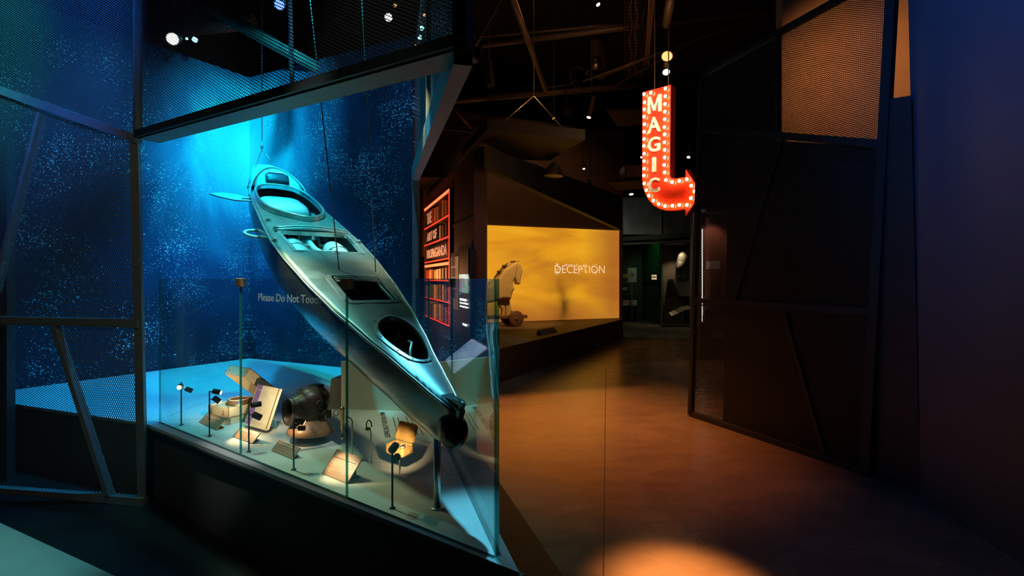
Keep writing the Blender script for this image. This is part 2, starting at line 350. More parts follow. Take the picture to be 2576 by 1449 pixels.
def solo(name, bm, m, label, cat, group=None, kind=None, loc=None):
    if loc is None:
        n = max(1, len(bm.verts)); c = sum((v.co for v in bm.verts), V()) / n; loc = V((c.x, c.y, min(v.co.z for v in bm.verts)))
    loc = V(loc)
    for v in bm.verts: v.co -= loc
    o = link_mesh(name, bm, m); o.location = loc; return tag(o, label, cat, group, kind)
def struct(name, bm, m):
    o = link_mesh(name, bm, m); o['kind'] = 'structure'; return o
def copy_tree(o, parent=None):
    c = o.copy(); COL.objects.link(c); c.parent = parent
    for ch in o.children: copy_tree(ch, c)
    return c
def uv_plane(o, origin, xdir, ydir):
    origin = V(origin); xdir = V(xdir).normalized(); ydir = V(ydir).normalized(); me = o.data; l = me.uv_layers.new(name='UVMap')
    off = root_of(o).location
    for lp in me.loops:
        p = me.vertices[lp.vertex_index].co + off - origin; l.data[lp.index].uv = (p.dot(xdir), p.dot(ydir))
def sheet(name, poly, m, parent, xdir):              # expanded metal sheet, one polygon
    bm = new_bm(); bm_poly(bm, poly); o = part(name, bm, m, parent, recalc=False)
    xd = V(xdir).normalized(); nn = xd.cross(Z).normalized(); uv_plane(o, (0, 0, 0), xd, Z); return o
def text_bm(s, origin, xd, yd, width=None, height=None, depth=0.002, fat=0.0, size=1.0, center=False):
    cu = bpy.data.curves.new('txt', 'FONT'); cu.body = s; cu.size = size; cu.extrude = .001; cu.offset = fat; cu.resolution_u = 6 if len(s) < 3 else 3
    ob = bpy.data.objects.new('txt', cu); COL.objects.link(ob); dg = bpy.context.evaluated_depsgraph_get(); me = bpy.data.meshes.new_from_object(ob.evaluated_get(dg))
    xs = [v.co.x for v in me.vertices]; ys = [v.co.y for v in me.vertices]; x0, x1, y0, y1 = min(xs), max(xs), min(ys), max(ys)
    kx = width / (x1 - x0) if width else None; ky = height / (y1 - y0) if height else None
    kx = kx or ky; ky = ky or kx; xd = V(xd).normalized(); yd = V(yd).normalized(); zd = xd.cross(yd); o = V(origin)
    for v in me.vertices: v.co = o + xd * ((v.co.x - x0) * kx) + yd * ((v.co.y - y0) * ky) + zd * (depth if v.co.z > 0 else 0)
    bm = new_bm(); bm.from_mesh(me); bpy.data.objects.remove(ob); bpy.data.curves.remove(cu); bpy.data.meshes.remove(me); return bm

# ================================================================== the building
CEIL = 6.4
bm = new_bm(); bm_poly(bm, [(-14, -8, 0), (14, -8, 0), (14, 26, 0), (-14, 26, 0)]); struct('floor', bm, 'floor')
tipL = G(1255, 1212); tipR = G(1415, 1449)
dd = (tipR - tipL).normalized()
bm = new_bm(); bm_prism(bm, [tipL - dd * 3.2, tipR + dd * 6, V((-9, -4, 0)), V((-9, 4.5, 0)), V((-3.0, 4.4, 0))], (0, 0, .003)); struct('floor', bm, 'floor_shade')  # dark sheet paints in the plinth's shadow and the shaded floor around it
bm = new_bm(); bm_prism(bm, [(2.5, 13.3, 0), (9, 12.3, 0), (9, 26, 0), (2.0, 26, 0)], (0, 0, .003)); struct('floor', bm, 'floor_green')
# saw-cut joint running down the aisle
j0, j1 = G(1524, 925), G(1518, 1449)
jd = (j1 - j0).normalized(); js = jd.cross(Z)
bm = new_bm(); bm_prism(bm, [j0 - js * .003, j0 + js * .003, j1 + jd * 1.2 + js * .003, j1 + jd * 1.2 - js * .003], (0, 0, .0015)); struct('trim_1', bm, 'black')
bm = new_bm(); bm_box(bm, (0, 9, CEIL + .1), X, Y, Z, 28, 34, .2); struct('ceiling', bm, 'ceiling')
bm = new_bm(); bm_box(bm, (0, 26, 3.2), X, Y, Z, 28, .2, 6.4); struct('wall_far', bm, 'wall_charcoal')
bm = new_bm(); bm_box(bm, (-14, 9, 3.2), X, Y, Z, .2, 34, 6.4); struct('wall_outer_left', bm, 'wall_charcoal')
bm = new_bm(); bm_box(bm, (14, 9, 3.2), X, Y, Z, .2, 34, 6.4); struct('wall_outer_right', bm, 'wall_charcoal')
bm = new_bm(); bm_box(bm, (0, -8, 3.2), X, Y, Z, 28, .2, 6.4); struct('wall_entrance', bm, 'wall_charcoal')

# mural walls behind the submersible
ZP = .51                                             # height of the plinth top
CN = V((-3.27, 6.68, 0)); ML = V((-4.75, 4.2, 0)); MR = V((-1.02, 5.52, 0))
def wall_between(name, a, b, z0, z1, thick, m, mural=False, side=1):
    a = V(a); b = V(b); d = (b - a).normalized(); n = d.cross(Z) * side
    bm = new_bm(); bm_prism(bm, [a + Z * z0, b + Z * z0, b + Z * z1, a + Z * z1], n * thick)
    o = struct(name, bm, m)
    if mural: uv_plane(o, (a.x, a.y, 0), d, Z)
    return o
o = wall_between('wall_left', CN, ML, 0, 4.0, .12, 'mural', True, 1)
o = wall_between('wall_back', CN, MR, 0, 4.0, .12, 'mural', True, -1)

# ------------------------------------------------------------------ portal of folded expanded-metal screens
PA = V((-2.47, 3.54, 0)); PB = V((-.178, 1.96, 0)); PC = V((-1.0, 5.54, 0))
WL = V((-3.6, 3.77, 0)); WR = V((-2.415, 3.54, 0))
wd = (WL - WR).normalized()
WEND = WR + wd * 3.6
def onw(u, v): return PL(u, v, WR, WL)
prt = thing('screen_partition', 'grey framed expanded metal screen wall standing left of the submersible case', 'partition', (WR + WL) / 2)
bw = .05
def bar(pts, w=bw, t=.05, m='frame', name='frame_bar', parent=None, upv=None):
    bm = new_bm()
    for a, b in zip(pts, pts[1:]): bm_bar(bm, a, b, w, t, upv if upv is not None else Z)
    return part(name, bm, m, parent)
wn = wd.cross(Z).normalized()
if wn.y > 0: wn = -wn                                 # faces the visitor
def wbar(u0, v0, u1, v1, w=.045, ext0=0, ext1=0, name='frame_bar'):
    a, b = onw(u0, v0), onw(u1, v1); d = (b - a).normalized(); a -= d * ext0; b += d * ext1
    bm = new_bm(); bm_bar(bm, a - wn * .0, b, .05, w, up=(b - a).cross(wn)); return part(name, bm, 'frame', prt)
# right stile with its deep jamb, leaning a little as in the photograph
j_lo = V((-2.415, 3.54, 0)); j_hi = V((-2.47, 3.54, 2.43)); j_top = V((-2.49, 3.54, 3.9))
bm = new_bm(); jn = V((-.15, 1, 0)).normalized()
bm_prism(bm, [j_lo + V((-.055, .0, 0)), j_lo, j_lo + jn * .06 + V((-.012, 0, 0)), j_lo + jn * .06 + V((-.05, 0, 0))], j_hi - j_lo); part('jamb', bm, 'frame', prt)
wbar(-40, 212, 350, 352, .055, ext0=.9)
wbar(-10, 735, 106, 285, .028)
wbar(-60, 804, 352, 812, .05, ext0=2.0)
wbar(-60, 812, 352, 822, .012, ext0=2.0)
wbar(140, 822, 280, 1255, .035)
wbar(-60, 1231, 366, 1262, .06, ext0=2.0)
# the sheets: four fields
def wpt(u, v): return onw(u, v) + wn * -.004
E0 = lambda z: WEND + Z * z
sheet('mesh_sheet', [E0(4.0), j_top + V((-.03, 0, 0)), onw(344, 345), onw(0, 228), onw(0, 228) + wd * 1.8 + Z * .55], 'mesh_h', prt, wd)
sheet('mesh_sheet', [onw(106, 285), onw(344, 350), onw(350, 806), onw(-10, 800), onw(-10, 735)], 'mesh_v', prt, wd)
sheet('mesh_sheet', [onw(-10, 735), onw(-10, 800), onw(-10, 800) + wd * 2, onw(0, 228) + wd * 1.8 + Z * .55, onw(0, 228), onw(106, 285)], 'mesh_v', prt, wd)
sheet('mesh_sheet', [onw(-10, 815), onw(138, 820), onw(278, 1250), onw(0, 1232), onw(0, 1232) + wd * 1.9, onw(-10, 815) + wd * 1.9], 'mesh_open', prt, wd)
sheet('mesh_sheet', [onw(138, 820), onw(352, 822), onw(366, 1258), onw(278, 1250)], 'mesh_v', prt, wd)
# post standing behind the sheets
bm = new_bm(); q = G(100, 1180) ; bm_box(bm, (-3.75, 3.98, 1.25), X, Y, Z, .07, .07, 2.5); solo('steel_post', bm, 'frame_dark', 'square steel post behind the lower left metal screen', 'post')

# overhead hood following the outline of the plinth: front, right side
hood = thing('overhead_hood', 'folded expanded metal hood hanging over the front of the submersible case', 'canopy', (PA + PB) / 2 + Z * 2.4)
A0, B0, C0 = PA + Z * 2.43, PB + Z * 2.35, PC + Z * 2.57
A1, B1, C1 = PA + Z * 3.9, PB + Z * 3.9, PC + Z * 3.9
fd = (PB - PA).normalized(); fn = fd.cross(Z).normalized()
if fn.y > 0: fn = -fn
sd = (PC - PB).normalized(); sn = sd.cross(Z).normalized()
def obar(a, b, w, t, face, name='frame_bar', m='frame'):
    bm = new_bm(); d = (V(b) - V(a)); bm_bar(bm, a, b, t, w, up=d.cross(face)); return part(name, bm, m, hood)
obar(A0 + Z * .02, B0 + Z * .02, .045, .04, fn, m='frame_dark')
# soffit plate under the front beam
bm = new_bm(); bm_prism(bm, [A0, B0, B0 - fn * .13 - fd * .03, A0 - fn * .13 + fd * .0], Z * -.012); part('soffit', bm, 'frame', hood)
bm = new_bm(); bm_prism(bm, [A0 - fn * .13, B0 - fn * .13 - fd * .03, B0 - fn * .145 - fd * .03 + Z * .06, A0 - fn * .145 + Z * .06], -fn * .01); part('soffit_lip', bm, 'frame', hood)
obar(B0 - Z * .02, B1, .06, .05, fn, m='frame_dark')
obar(A0, A1, .045, .04, fn)
# right side: heavy raking edge, two sheets and a divider
bm = new_bm(); bm_bar(bm, B0 + Z * -.0, C0, .14, .07, up=(C0 - B0).cross(sn).cross(C0 - B0)); part('raking_edge', bm, 'frame', hood)
obar(B0.lerp(C0, .45) + Z * .02, B1.lerp(C1, .45), .05, .05, sn)
sheet('mesh_sheet', [A0, B0, B1, A1], 'mesh_h', hood, fd)
sheet('mesh_sheet', [B0, C0, C1, B1], 'mesh_h', hood, sd)
bm = new_bm(); bm_box(bm, (PC.x + .0, PC.y, 1.3), sd, sn, Z, .12, .06, 2.6); part('corner_post', bm, 'frame', hood)

# ------------------------------------------------------------------ plinth
T0 = V((-2.51, 3.665, 0)); TIP = V((.025, 1.805, 0)); RB = V((-.955, 5.5, 0)); AP = V((-4.60, 4.5, 0))
pl = thing('display_plinth', 'low wedge shaped plinth with a white top under the hanging submersible', 'plinth', (-1.5, 4, 0))
top = [T0, TIP, RB, CN + V((.02, -.05, 0)), AP]
bm = new_bm(); bm_prism(bm, [p + Z * (ZP - .02) for p in top], Z * .02); part('top', bm, 'deck', pl)
cen = V((-2.2, 4.3, 0))
def inset(p, d=.03): return p + (cen - p).normalized() * d
bm = new_bm(); bm_prism(bm, [inset(p, .05) for p in top], Z * (ZP - .02)); part('body', bm, 'deck_side', pl)
# slim edge band and the dark line at the foot of the glass
ed = (TIP - T0).normalized(); en = ed.cross(Z); en = en if en.y < 0 else -en
bm = new_bm(); bm_prism(bm, [T0 + Z * (ZP - .032) + en * .003, TIP + Z * (ZP - .032) + en * .003, TIP + Z * (ZP - .02) + en * .003, T0 + Z * (ZP - .02) + en * .003], en * -.04); part('edge_band', bm, 'deck_side', pl)
def floor_line(pts, w=.004, m='ink_black', name='panel_joint', parent=pl, z=ZP + .0004):
    bm = new_bm()
    for a, b in zip(pts, pts[1:]):
        d = (V(b) - V(a)).normalized(); s = d.cross(Z) * w / 2; bm_poly(bm, [a + s, a - s, b - s, b + s])
    for v in bm.verts: v.co.z = z
    return part(name, bm, m, parent)
floor_line([G(384, 1062, ZP), G(776, 913, ZP)])
floor_line([G(405, 1058, ZP), G(560, 1052, ZP), G(700, 1041, ZP)], .003)
floor_line([G(885, 1150, ZP), G(940, 1165, ZP), G(1235, 1160, ZP)], .003)
floor_line([G(845, 1050, ZP), G(928, 1166, ZP)], .003)
floor_line([G(1003, 1193, ZP), G(1160, 1194, ZP)], .003)

# ------------------------------------------------------------------ glass guard
guard = thing('glass_guard', 'waist high clear glass guard around the front of the submersible case', 'glass guard', (-1.0, 2.9, ZP))
GA = G(400, 1062, ZP); GB = G(1243, 1403, ZP); GH = EYE - ZP - .002
GT = .012
def gxy(u, v): return G(u, v, ZP)
gd = (GB - GA).normalized(); gn = gd.cross(Z); gn = gn if gn.y < 0 else -gn
def pane(name, a, b, n, label, group='glass guard panes'):
    a = V(a); b = V(b); bm = new_bm(); d = (b - a).normalized()
    bm_prism(bm, [a, b, b + Z * GH, a + Z * GH], n * -GT)
    bmesh.ops.recalc_face_normals(bm, faces=bm.faces)
    for f in bm.faces: f.material_index = 0 if abs(f.normal.dot(n)) > .9 else 1
    return part(name, bm, ['glass', 'glass_edge'], guard, recalc=False)
def along(u):                                         # point on the front glass line under pixel column u
    p = PL(u, 1100, GA, GB); return V((p.x, p.y, ZP))
s1, s2 = along(603), along(870)
pane('glass_pane', GA, s1 - gd * .003, gn, 'clear glass pane at the left end of the front guard')
pane('glass_pane', s1 + gd * .003, s2 - gd * .003, gn, 'clear glass pane lettered Please Do Not Touch')
pane('glass_pane', s2 + gd * .003, GB, gn, 'clear glass pane at the right end of the front guard by the nose')
GC = G(1256, 1399, ZP); rd = (V((-1.0, 5.5, 0)) - V((GC.x, GC.y, 0))).normalized(); rn = rd.cross(Z); rn = rn if rn.x > 0 else -rn
r1 = GC + rd * 1.09; r2 = GC + rd * 2.3; r3 = GC + rd * 3.4
pane('glass_pane', GC, r1 - rd * .003, rn, 'clear glass pane on the aisle side nearest the pointed tip')
pane('glass_pane', r1 + rd * .003, r2 - rd * .003, rn, 'clear glass pane in the middle of the aisle side')
pane('glass_pane', r2 + rd * .003, r3, rn, 'clear glass pane at the far end of the aisle side')
def clamp(p, d, n, label):
    bm = new_bm(); bm_box(bm, p + Z * (GH - .022) - n * (GT / 2), d, n, Z, .062, .03, .048, .004); part('glass_clamp', bm, 'plate', guard)
clamp(s1, gd, gn, 'square metal clamp on top of the left front glass joint')
clamp(s2, gd, gn, 'square metal clamp on the front glass joint before the open hatch')
clamp(r1, rd, rn, 'square metal clamp on the first aisle side glass joint')
# channel line at the foot of the glass
floor_line([GA - gd * .02 - gn * -.004, GB - gn * -.004], .006, name='glass_channel')
floor_line([GC + rn * .006, r3 + rn * .006], .006, name='glass_channel')
# lettering on the glass
q0 = PL(650, 757, GA, GB); q1 = PL(807, 762, GA, GB)
qz = PL(652, 738, GA, GB).z
bm = text_bm('Please Do Not Touch', V((q0.x, q0.y, q0.z)) + gn * .001, gd, Z, width=(V((q1.x, q1.y, 0)) - V((q0.x, q0.y, 0))).length, height=qz - q0.z, depth=.0006, fat=.012)
part('glass_lettering', bm, 'frost', guard)

# cream upstand and low block at the back of the case
u0 = G(858, 1029, ZP); u1 = V((-.66, 3.98, ZP))
dv = (u1 - u0).normalized(); nv = dv.cross(Z); nv = nv if nv.y > 0 else -nv
bm = new_bm(); bm_prism(bm, [u0, u1, u1 + Z * .36, u0 + Z * .36], nv * .03); solo('case_upstand', bm, 'cream', 'low cream upright panel behind the boat nose', 'panel')
l0 = G(823, 1030, ZP)
bm = new_bm(); bm_prism(bm, [l0, u0 - dv * .002, u0 - dv * .002 + Z * .232, l0 + V((.03, 0, .232))], nv * .6); solo('step_block', bm, 'deck_side', 'low dark block left of the cream upright panel', 'block')
# lettering on the plinth
t0 = G(983, 1100, ZP + .0005); t1 = G(968, 1037, ZP + .0005); td = (t1 - t0).normalized(); tu = td.cross(Z) * -1
tu = Z.cross(td)
bm = text_bm('SLEEPING BEAUTY GOES FOR A SWIM', t0, td, tu, width=(t1 - t0).length, height=.034, depth=.0005, fat=.015)
part('lettering', bm, 'ink_black', pl)
lines = ['At first glance it could be mistaken for', 'a small boat, but this underwater', 'craft carried one operator close to', 'the target and slipped away again', 'below the surface, unseen']
bm = new_bm()
for i, s in enumerate(lines):
    tmp = text_bm(s, t0 - tu * (.055 + .03 * i + (.03 if i > 1 else 0)) + td * .0, td, tu, height=.014, depth=.0005, width=.5 - .03 * (i % 2)); merge(bm, tmp)
part('lettering', bm, 'ink_black', pl)

# ================================================================== the submersible
BN = V((-.2, 2.2, .96)); BE = V((-.55657796, .72541146, .40496813)); BA = V((.79337966, .60872713, 0)).normalized(); BNn = BA.cross(BE).normalized()
boat = bpy.data.objects.new('submersible_canoe', None); COL.objects.link(boat); boat.empty_display_size = .1; boat.location = BN
tag(boat, 'metal one man submersible canoe hung nose down with open cockpit and hatches', 'submersible')
YO = -.025
def interp(tab, s):
    for (a, b), (c, d) in zip(tab, tab[1:]):
        if s <= c: t = max(0, min(1, (s - a) / (c - a))); t = t * t * (3 - 2 * t) * .35 + t * .65; return b + (d - b) * t
    return tab[-1][1]
WT = [(-.03, .012), (.05, .032), (.15, .055), (.38, .10), (.68, .166), (.92, .215), (1.3, .262), (1.65, .290), (1.9, .298), (2.2, .284), (2.6, .258), (2.97, .222), (3.3, .17), (3.6, .105), (3.86, .03)]
DT = [(-.03, .13), (.05, .20), (.15, .225), (.4, .25), (.8, .28), (1.3, .33), (1.9, .36), (2.5, .34), (3.0, .28), (3.5, .16), (3.86, .05)]
def hw(s): return interp(WT, s)
def dp(s): return interp(DT, s)
def crown(s): return min(.03, .012 + s * .02) if s < 2.9 else .03
def bp(s, y, z): return BN + BE * s + BA * (y + YO) + BNn * z          # boat space to room space
def deckz(s, y): 
    h = hw(s); return crown(s) * (1 - min(1, (y / h) ** 2))
def S_range(a, b, n): return [a + (b - a) * i / (n - 1) for i in range(n)]
# hull shell
bm = new_bm(); rings = []
NS = 60; NT = 28
for s in S_range(-.03, 3.86, NS):
    r = []
    for k in range(NT + 1):
        t = math.pi * k / NT; c = math.cos(t); sn_ = math.sin(t); h = hw(s); d = dp(s)
        y = h * math.copysign(abs(c) ** .62, c) * (1 + .07 * math.sin(2 * min(t, math.pi - t)) * (1 if s < 3.4 else .3)); z = -d * sn_ ** .95
        r.append(bm.verts.new(bp(s, y, z)))
    rings.append(r)
for A, B in zip(rings, rings[1:]):
    for k in range(NT): f = bm.faces.new((A[k], A[k + 1], B[k + 1], B[k])); f.smooth = True
bm.faces.new(rings[0]); bm.faces.new(rings[-1][::-1])
hull = part('hull', bm, 'hull', boat)
# deck plate with its openings
def oval(pts, n=6):                                     # Catmull-Rom through pts
    out = []; m = len(pts)
    for i in range(m):
        p0, p1, p2, p3 = [V((*pts[(i + k - 1) % m], 0)) for k in range(4)]
        for q in range(n):
            t = q / n; out.append((.5 * ((2 * p1) + (p2 - p0) * t + (2 * p0 - 5 * p1 + 4 * p2 - p3) * t * t + (3 * p1 - p0 - 3 * p2 + p3) * t ** 3)).to_2d())
    return out
def rounded(pts, r=.03, n=5):
    out = []; m = len(pts)
    for i in range(m):
        p = V(pts[i]); a = V(pts[i - 1]); b = V(pts[(i + 1) % m]); rr = min(r, (a - p).length * .45, (b - p).length * .45)
        A = p + (a - p).normalized() * rr; B = p + (b - p).normalized() * rr
        for q in range(n + 1): t = q / n; out.append(A * (1 - t) ** 2 + p * 2 * t * (1 - t) + B * t * t)
    return out
cockpit = oval([(3.05, -.155), (3.075, .02), (3.04, .165), (2.86, .215), (2.56, .205), (2.38, .14), (2.28, .02), (2.36, -.10), (2.50, -.185), (2.75, -.205)], 5)
hatch1 = rounded([(2.06, -.215), (2.06, .235), (1.71, .225), (1.71, -.195)], .02)
hatch2 = rounded([(1.305, -.12), (1.30, .165), (1.0, .165), (.965, .07), (.975, -.11)], .03)
hatch3 = oval([(.78, .02), (.74, .09), (.63, .12), (.49, .10), (.395, .06), (.362, .02), (.385, -.025), (.47, -.058), (.60, -.085), (.715, -.065)], 5)
holes = [cockpit, hatch1, hatch2, hatch3]
def inside(p, poly):
    c = False; n = len(poly)
    for i in range(n):
        a, b = poly[i], poly[i - 1]
        if (a[1] > p[1]) != (b[1] > p[1]) and p[0] < (b[0] - a[0]) * (p[1] - a[1]) / (b[1] - a[1]) + a[0]: c = not c
    return c
def deck_mesh(s0, s1):
    ss = S_range(s0, s1, 64); outl = [V((s, -hw(s))) for s in ss] + [V((s, hw(s))) for s in reversed(ss)]
    pts = list(outl); loops = [list(range(len(outl)))]
    for h in holes: loops.append(list(range(len(pts), len(pts) + len(h)))); pts += [V((p[0], p[1])) for p in h]
    s = s0 + .02
    for s in ss[1:-1]:
        for k in (-.88, -.75, -.6, -.45, -.3, -.15, 0, .15, .3, .45, .6, .75, .88):
            y = hw(s) * k
            if not any(inside((s, y), h) for h in holes): pts.append(V((s, y)))
    ed = []
    for lp in loops: ed += [(lp[i], lp[(i + 1) % len(lp)]) for i in range(len(lp))]
    vs, es, fs, *_ = delaunay_2d_cdt(pts, ed, [], 0, 1e-6)
    bm = new_bm(); bv = [bm.verts.new(bp(p.x, p.y, deckz(p.x, p.y) + .001)) for p in vs]
    for f in fs:
        c = sum((vs[i] for i in f), V((0, 0))) / len(f)
        if inside(c, outl) and not any(inside(c, h) for h in holes):
            q = bm.faces.new([bv[i] for i in f]); q.smooth = True
    bmesh.ops.delete(bm, geom=[v for v in bm.verts if not v.link_faces], context='VERTS')
    bmesh.ops.recalc_face_normals(bm, faces=bm.faces)
    bmesh.ops.solidify(bm, geom=bm.faces, thickness=.006); return bm
part('deck_plate', deck_mesh(-.02, 3.06), 'deckmetal', boat)
# rubbing strake along each gunwale
for sgn in (-1, 1):
    bm = new_bm(); bm_tube(bm, [bp(s, sgn * (hw(s) + .002), -.002) for s in S_range(0, 3.75, 50)], .007, 8); part('gunwale_strip', bm, 'trimmetal', boat)
def along_loop(loop, z, r, m, name, seg=8, rivets=0, grow=0.0, band=None):
    c = sum((V(p) for p in loop), V((0, 0))) / len(loop); L = [V(p) + (V(p) - c).normalized() * grow for p in loop]
    bm = new_bm()
    if band:                                            # upright flat band of height band
        for i in range(len(L)):
            a, b = L[i], L[(i + 1) % len(L)]
            qa = [bp(a.x, a.y, deckz(a.x, a.y) + z), bp(b.x, b.y, deckz(b.x, b.y) + z)]
            na, nb = (a - c).normalized() * r, (b - c).normalized() * r
            P = [bp(a.x, a.y, deckz(a.x, a.y) + z), bp(b.x, b.y, deckz(b.x, b.y) + z), bp(b.x, b.y, deckz(b.x, b.y) + z + band), bp(a.x, a.y, deckz(a.x, a.y) + z + band)]
            Q = [bp(a.x + na.x, a.y + na.y, deckz(a.x, a.y) + z), bp(b.x + nb.x, b.y + nb.y, deckz(b.x, b.y) + z), bp(b.x + nb.x, b.y + nb.y, deckz(b.x, b.y) + z + band), bp(a.x + na.x, a.y + na.y, deckz(a.x, a.y) + z + band)]
            for f in ((P[0], P[1], P[2], P[3]), (Q[1], Q[0], Q[3], Q[2]), (P[3], P[2], Q[2], Q[3])): bm_poly(bm, f)
        bm_tube(bm, [bp(p.x + (p - c).normalized().x * r / 2, p.y + (p - c).normalized().y * r / 2, deckz(p.x, p.y) + z + band) for p in L], r * .62, 8, close=True)
        bmesh.ops.remove_doubles(bm, verts=bm.verts, dist=1e-5)
    else: bm_tube(bm, [bp(p.x, p.y, deckz(p.x, p.y) + z) for p in L], r, seg, close=True)
    if rivets:
        for i in range(0, len(L), rivets):
            p = L[i] + (L[i] - c).normalized() * .012; bm_lathe(bm, bp(p.x, p.y, deckz(p.x, p.y) + .003), BNn, [(0, .0045), (.003, .004), (.0045, .002)], 6)
    return part(name, bm, m, boat)
def flat_frame(loop, wdt, m, name, rivets=3, h=.006):
    c = sum((V(p) for p in loop), V((0, 0))) / len(loop); bm = new_bm(); n = len(loop); IN = []; OUT = []
    for i in range(n):
        p = V(loop[i]); t = (V(loop[(i + 1) % n]) - V(loop[i - 1])); t = t.normalized() if t.length > 1e-7 else V((1, 0)); nn_ = V((t.y, -t.x))
        if nn_.dot(p - c) < 0: nn_ = -nn_
        q = p + nn_ * wdt; IN.append(p); OUT.append(q)
    f3 = lambda p, z: bp(p.x, p.y, deckz(p.x, p.y) + z)
    for i in range(n):
        k = (i + 1) % n
        for f in ((f3(IN[i], h), f3(IN[k], h), f3(OUT[k], h), f3(OUT[i], h)), (f3(OUT[i], h), f3(OUT[k], h), f3(OUT[k], 0), f3(OUT[i], 0)), (f3(IN[k], h), f3(IN[i], h), f3(IN[i], -.02), f3(IN[k], -.02))): bm_poly(bm, f)
    for i in range(0, n, rivets):
        p = (IN[i] + OUT[i]) / 2; bm_lathe(bm, f3(p, h), BNn, [(0, .004), (.002, .0035), (.003, .002)], 6)
    return part(name, bm, m, boat)
along_loop(cockpit, 0.0, .018, 'trimmetal', 'cockpit_coaming', band=.03, rivets=5)
flat_frame(hatch1, .02, 'trimmetal', 'hatch_frame', 4)
flat_frame(hatch2, .03, 'trimmetal', 'hatch_frame', 2)
flat_frame(hatch3, .017, 'trimmetal', 'hatch_rim', 5)
for s0, zz in ((2.115, .012), (2.095, .02), (2.075, .012)):                      # ribbed sill behind the engine hatch
    bm = new_bm(); bm_tube(bm, [bp(s0, y, deckz(s0, y) + zz) for y in S_range(-.245, .25, 14)], .008, 8); part('sill_rib', bm, 'trimmetal', boat)
for s0 in (1.285, 1.262, 1.24):
    bm = new_bm(); bm_tube(bm, [bp(s0, y, deckz(s0, y) - .004) for y in S_range(-.105, .155, 12)] , .007, 8); part('sill_rib', bm, 'trimmetal', boat)
for y0 in (-.10, .15):
    bm = new_bm(); bm_bar(bm, bp(1.27, y0, .0), bp(1.0, y0, .0), .012, .012, up=BNn); part('side_rail', bm, 'trimmetal', boat)
# turtle back behind the cockpit
def hood_h(s): return interp([(3.0, .03), (3.12, .125), (3.26, .16), (3.45, .135), (3.7, .075), (3.86, .03)], s)
bm = new_bm(); rings = []
for i, s in enumerate(S_range(3.26, 3.88, 18)):
    r = []
    for k in range(25):
        t = math.pi * k / 24; y = hw(min(s, 3.86)) * math.cos(t); back = 0
        z = hood_h(s) * math.sin(t) ** .8
        ss = s - (.26 * (1 - math.sin(t) ** 1.2)) * max(0, 1 - i / 6)
        y = hw(min(ss, 3.86)) * math.cos(t)
        r.append(bm.verts.new(bp(ss, y, z)))
    rings.append(r)
for A, B in zip(rings, rings[1:]):
    for k in range(24): f = bm.faces.new((A[k], A[k + 1], B[k + 1], B[k])); f.smooth = True
bm.faces.new(rings[-1])
tb = part('turtle_back', bm, 'seat', boat)
lip = [V(v) for v in [bp(3.26 - .26 * (1 - math.sin(math.pi * k / 24) ** 1.2), hw(3.26 - .26 * (1 - math.sin(math.pi * k / 24) ** 1.2)) * math.cos(math.pi * k / 24), hood_h(3.26) * math.sin(math.pi * k / 24) ** .8) for k in range(25)]]
bm = new_bm(); bm_tube(bm, lip, .007, 8); part('hood_rim', bm, 'trimmetal', boat)
# bulkhead inside the rim
bm = new_bm(); cen_ = [bp(3.09, .19 * math.cos(math.pi * k / 24), .03 + .01 * math.sin(math.pi * k / 24)) for k in range(25)]
a_ = [bm.verts.new(p) for p in lip]; b_ = [bm.verts.new(p) for p in cen_]
for k in range(24): f = bm.faces.new((a_[k], a_[k + 1], b_[k + 1], b_[k])); f.smooth = True
part('bulkhead', bm, 'seat', boat)
# headrest
bm = new_bm(); fz = (bp(3.22, 0, .13) - bp(3.09, 0, .03)).normalized(); fnn = BA.cross(fz); fnn = fnn if fnn.dot(BE) < 0 else -fnn
bm_box(bm, bp(3.145, .005, .085) + fnn * .012, BA, fz, fnn, .185, .10, .05, .022); hr = part('headrest', bm, 'leather', boat, smooth=True)
bm = new_bm(); bm_box(bm, bp(3.205, .005, .125) + fnn * .012, BA, fz, fnn, .13, .014, .012, .003); part('headrest_clip', bm, 'trimmetal', boat)
# seat shell in the cockpit
bm = new_bm(); tmp = bmesh.new(); bmesh.ops.create_uvsphere(tmp, u_segments=24, v_segments=16, radius=1)
for v in tmp.verts:
    x, y, z = v.co; x = math.copysign(abs(x) ** .55, x); y = math.copysign(abs(y) ** .5, y); z = math.copysign(abs(z) ** .6, z)
    v.co = bp(2.82 + .22 * x, -.012 + .180 * y, -.112 + .130 * z - .02 * x)
for f in tmp.faces: f.smooth = True
merge(bm, tmp); part('seat_back', bm, 'seat', boat)
bm = new_bm(); bm_box(bm, bp(2.62, .02, -.26), BE, BA, BNn, .5, .3, .03, .01); part('cockpit_floor', bm, 'hull', boat)
bm = new_bm()
for i in range(3): bm_bar(bm, bp(2.75 - i * .06, .2, -.06 - .05 * i), bp(2.4, .16 - .02 * i, -.06 - .05 * i), .03, .012, up=BNn)
part('side_rack', bm, 'trimmetal', boat)
bm = new_bm(); bm_tube(bm, [bp(2.42, .02, -.2), bp(2.42, .02, -.06), bp(2.46, .06, -.005), bp(2.52, .07, .01)], .008); part('control_lever', bm, 'trimmetal', boat)
bm = new_bm(); bm_tube(bm, [bp(2.4, -.05, -.2), bp(2.43, -.06, -.04), bp(2.5, -.09, -.01)], .006); part('control_lever', bm, 'trimmetal', boat)
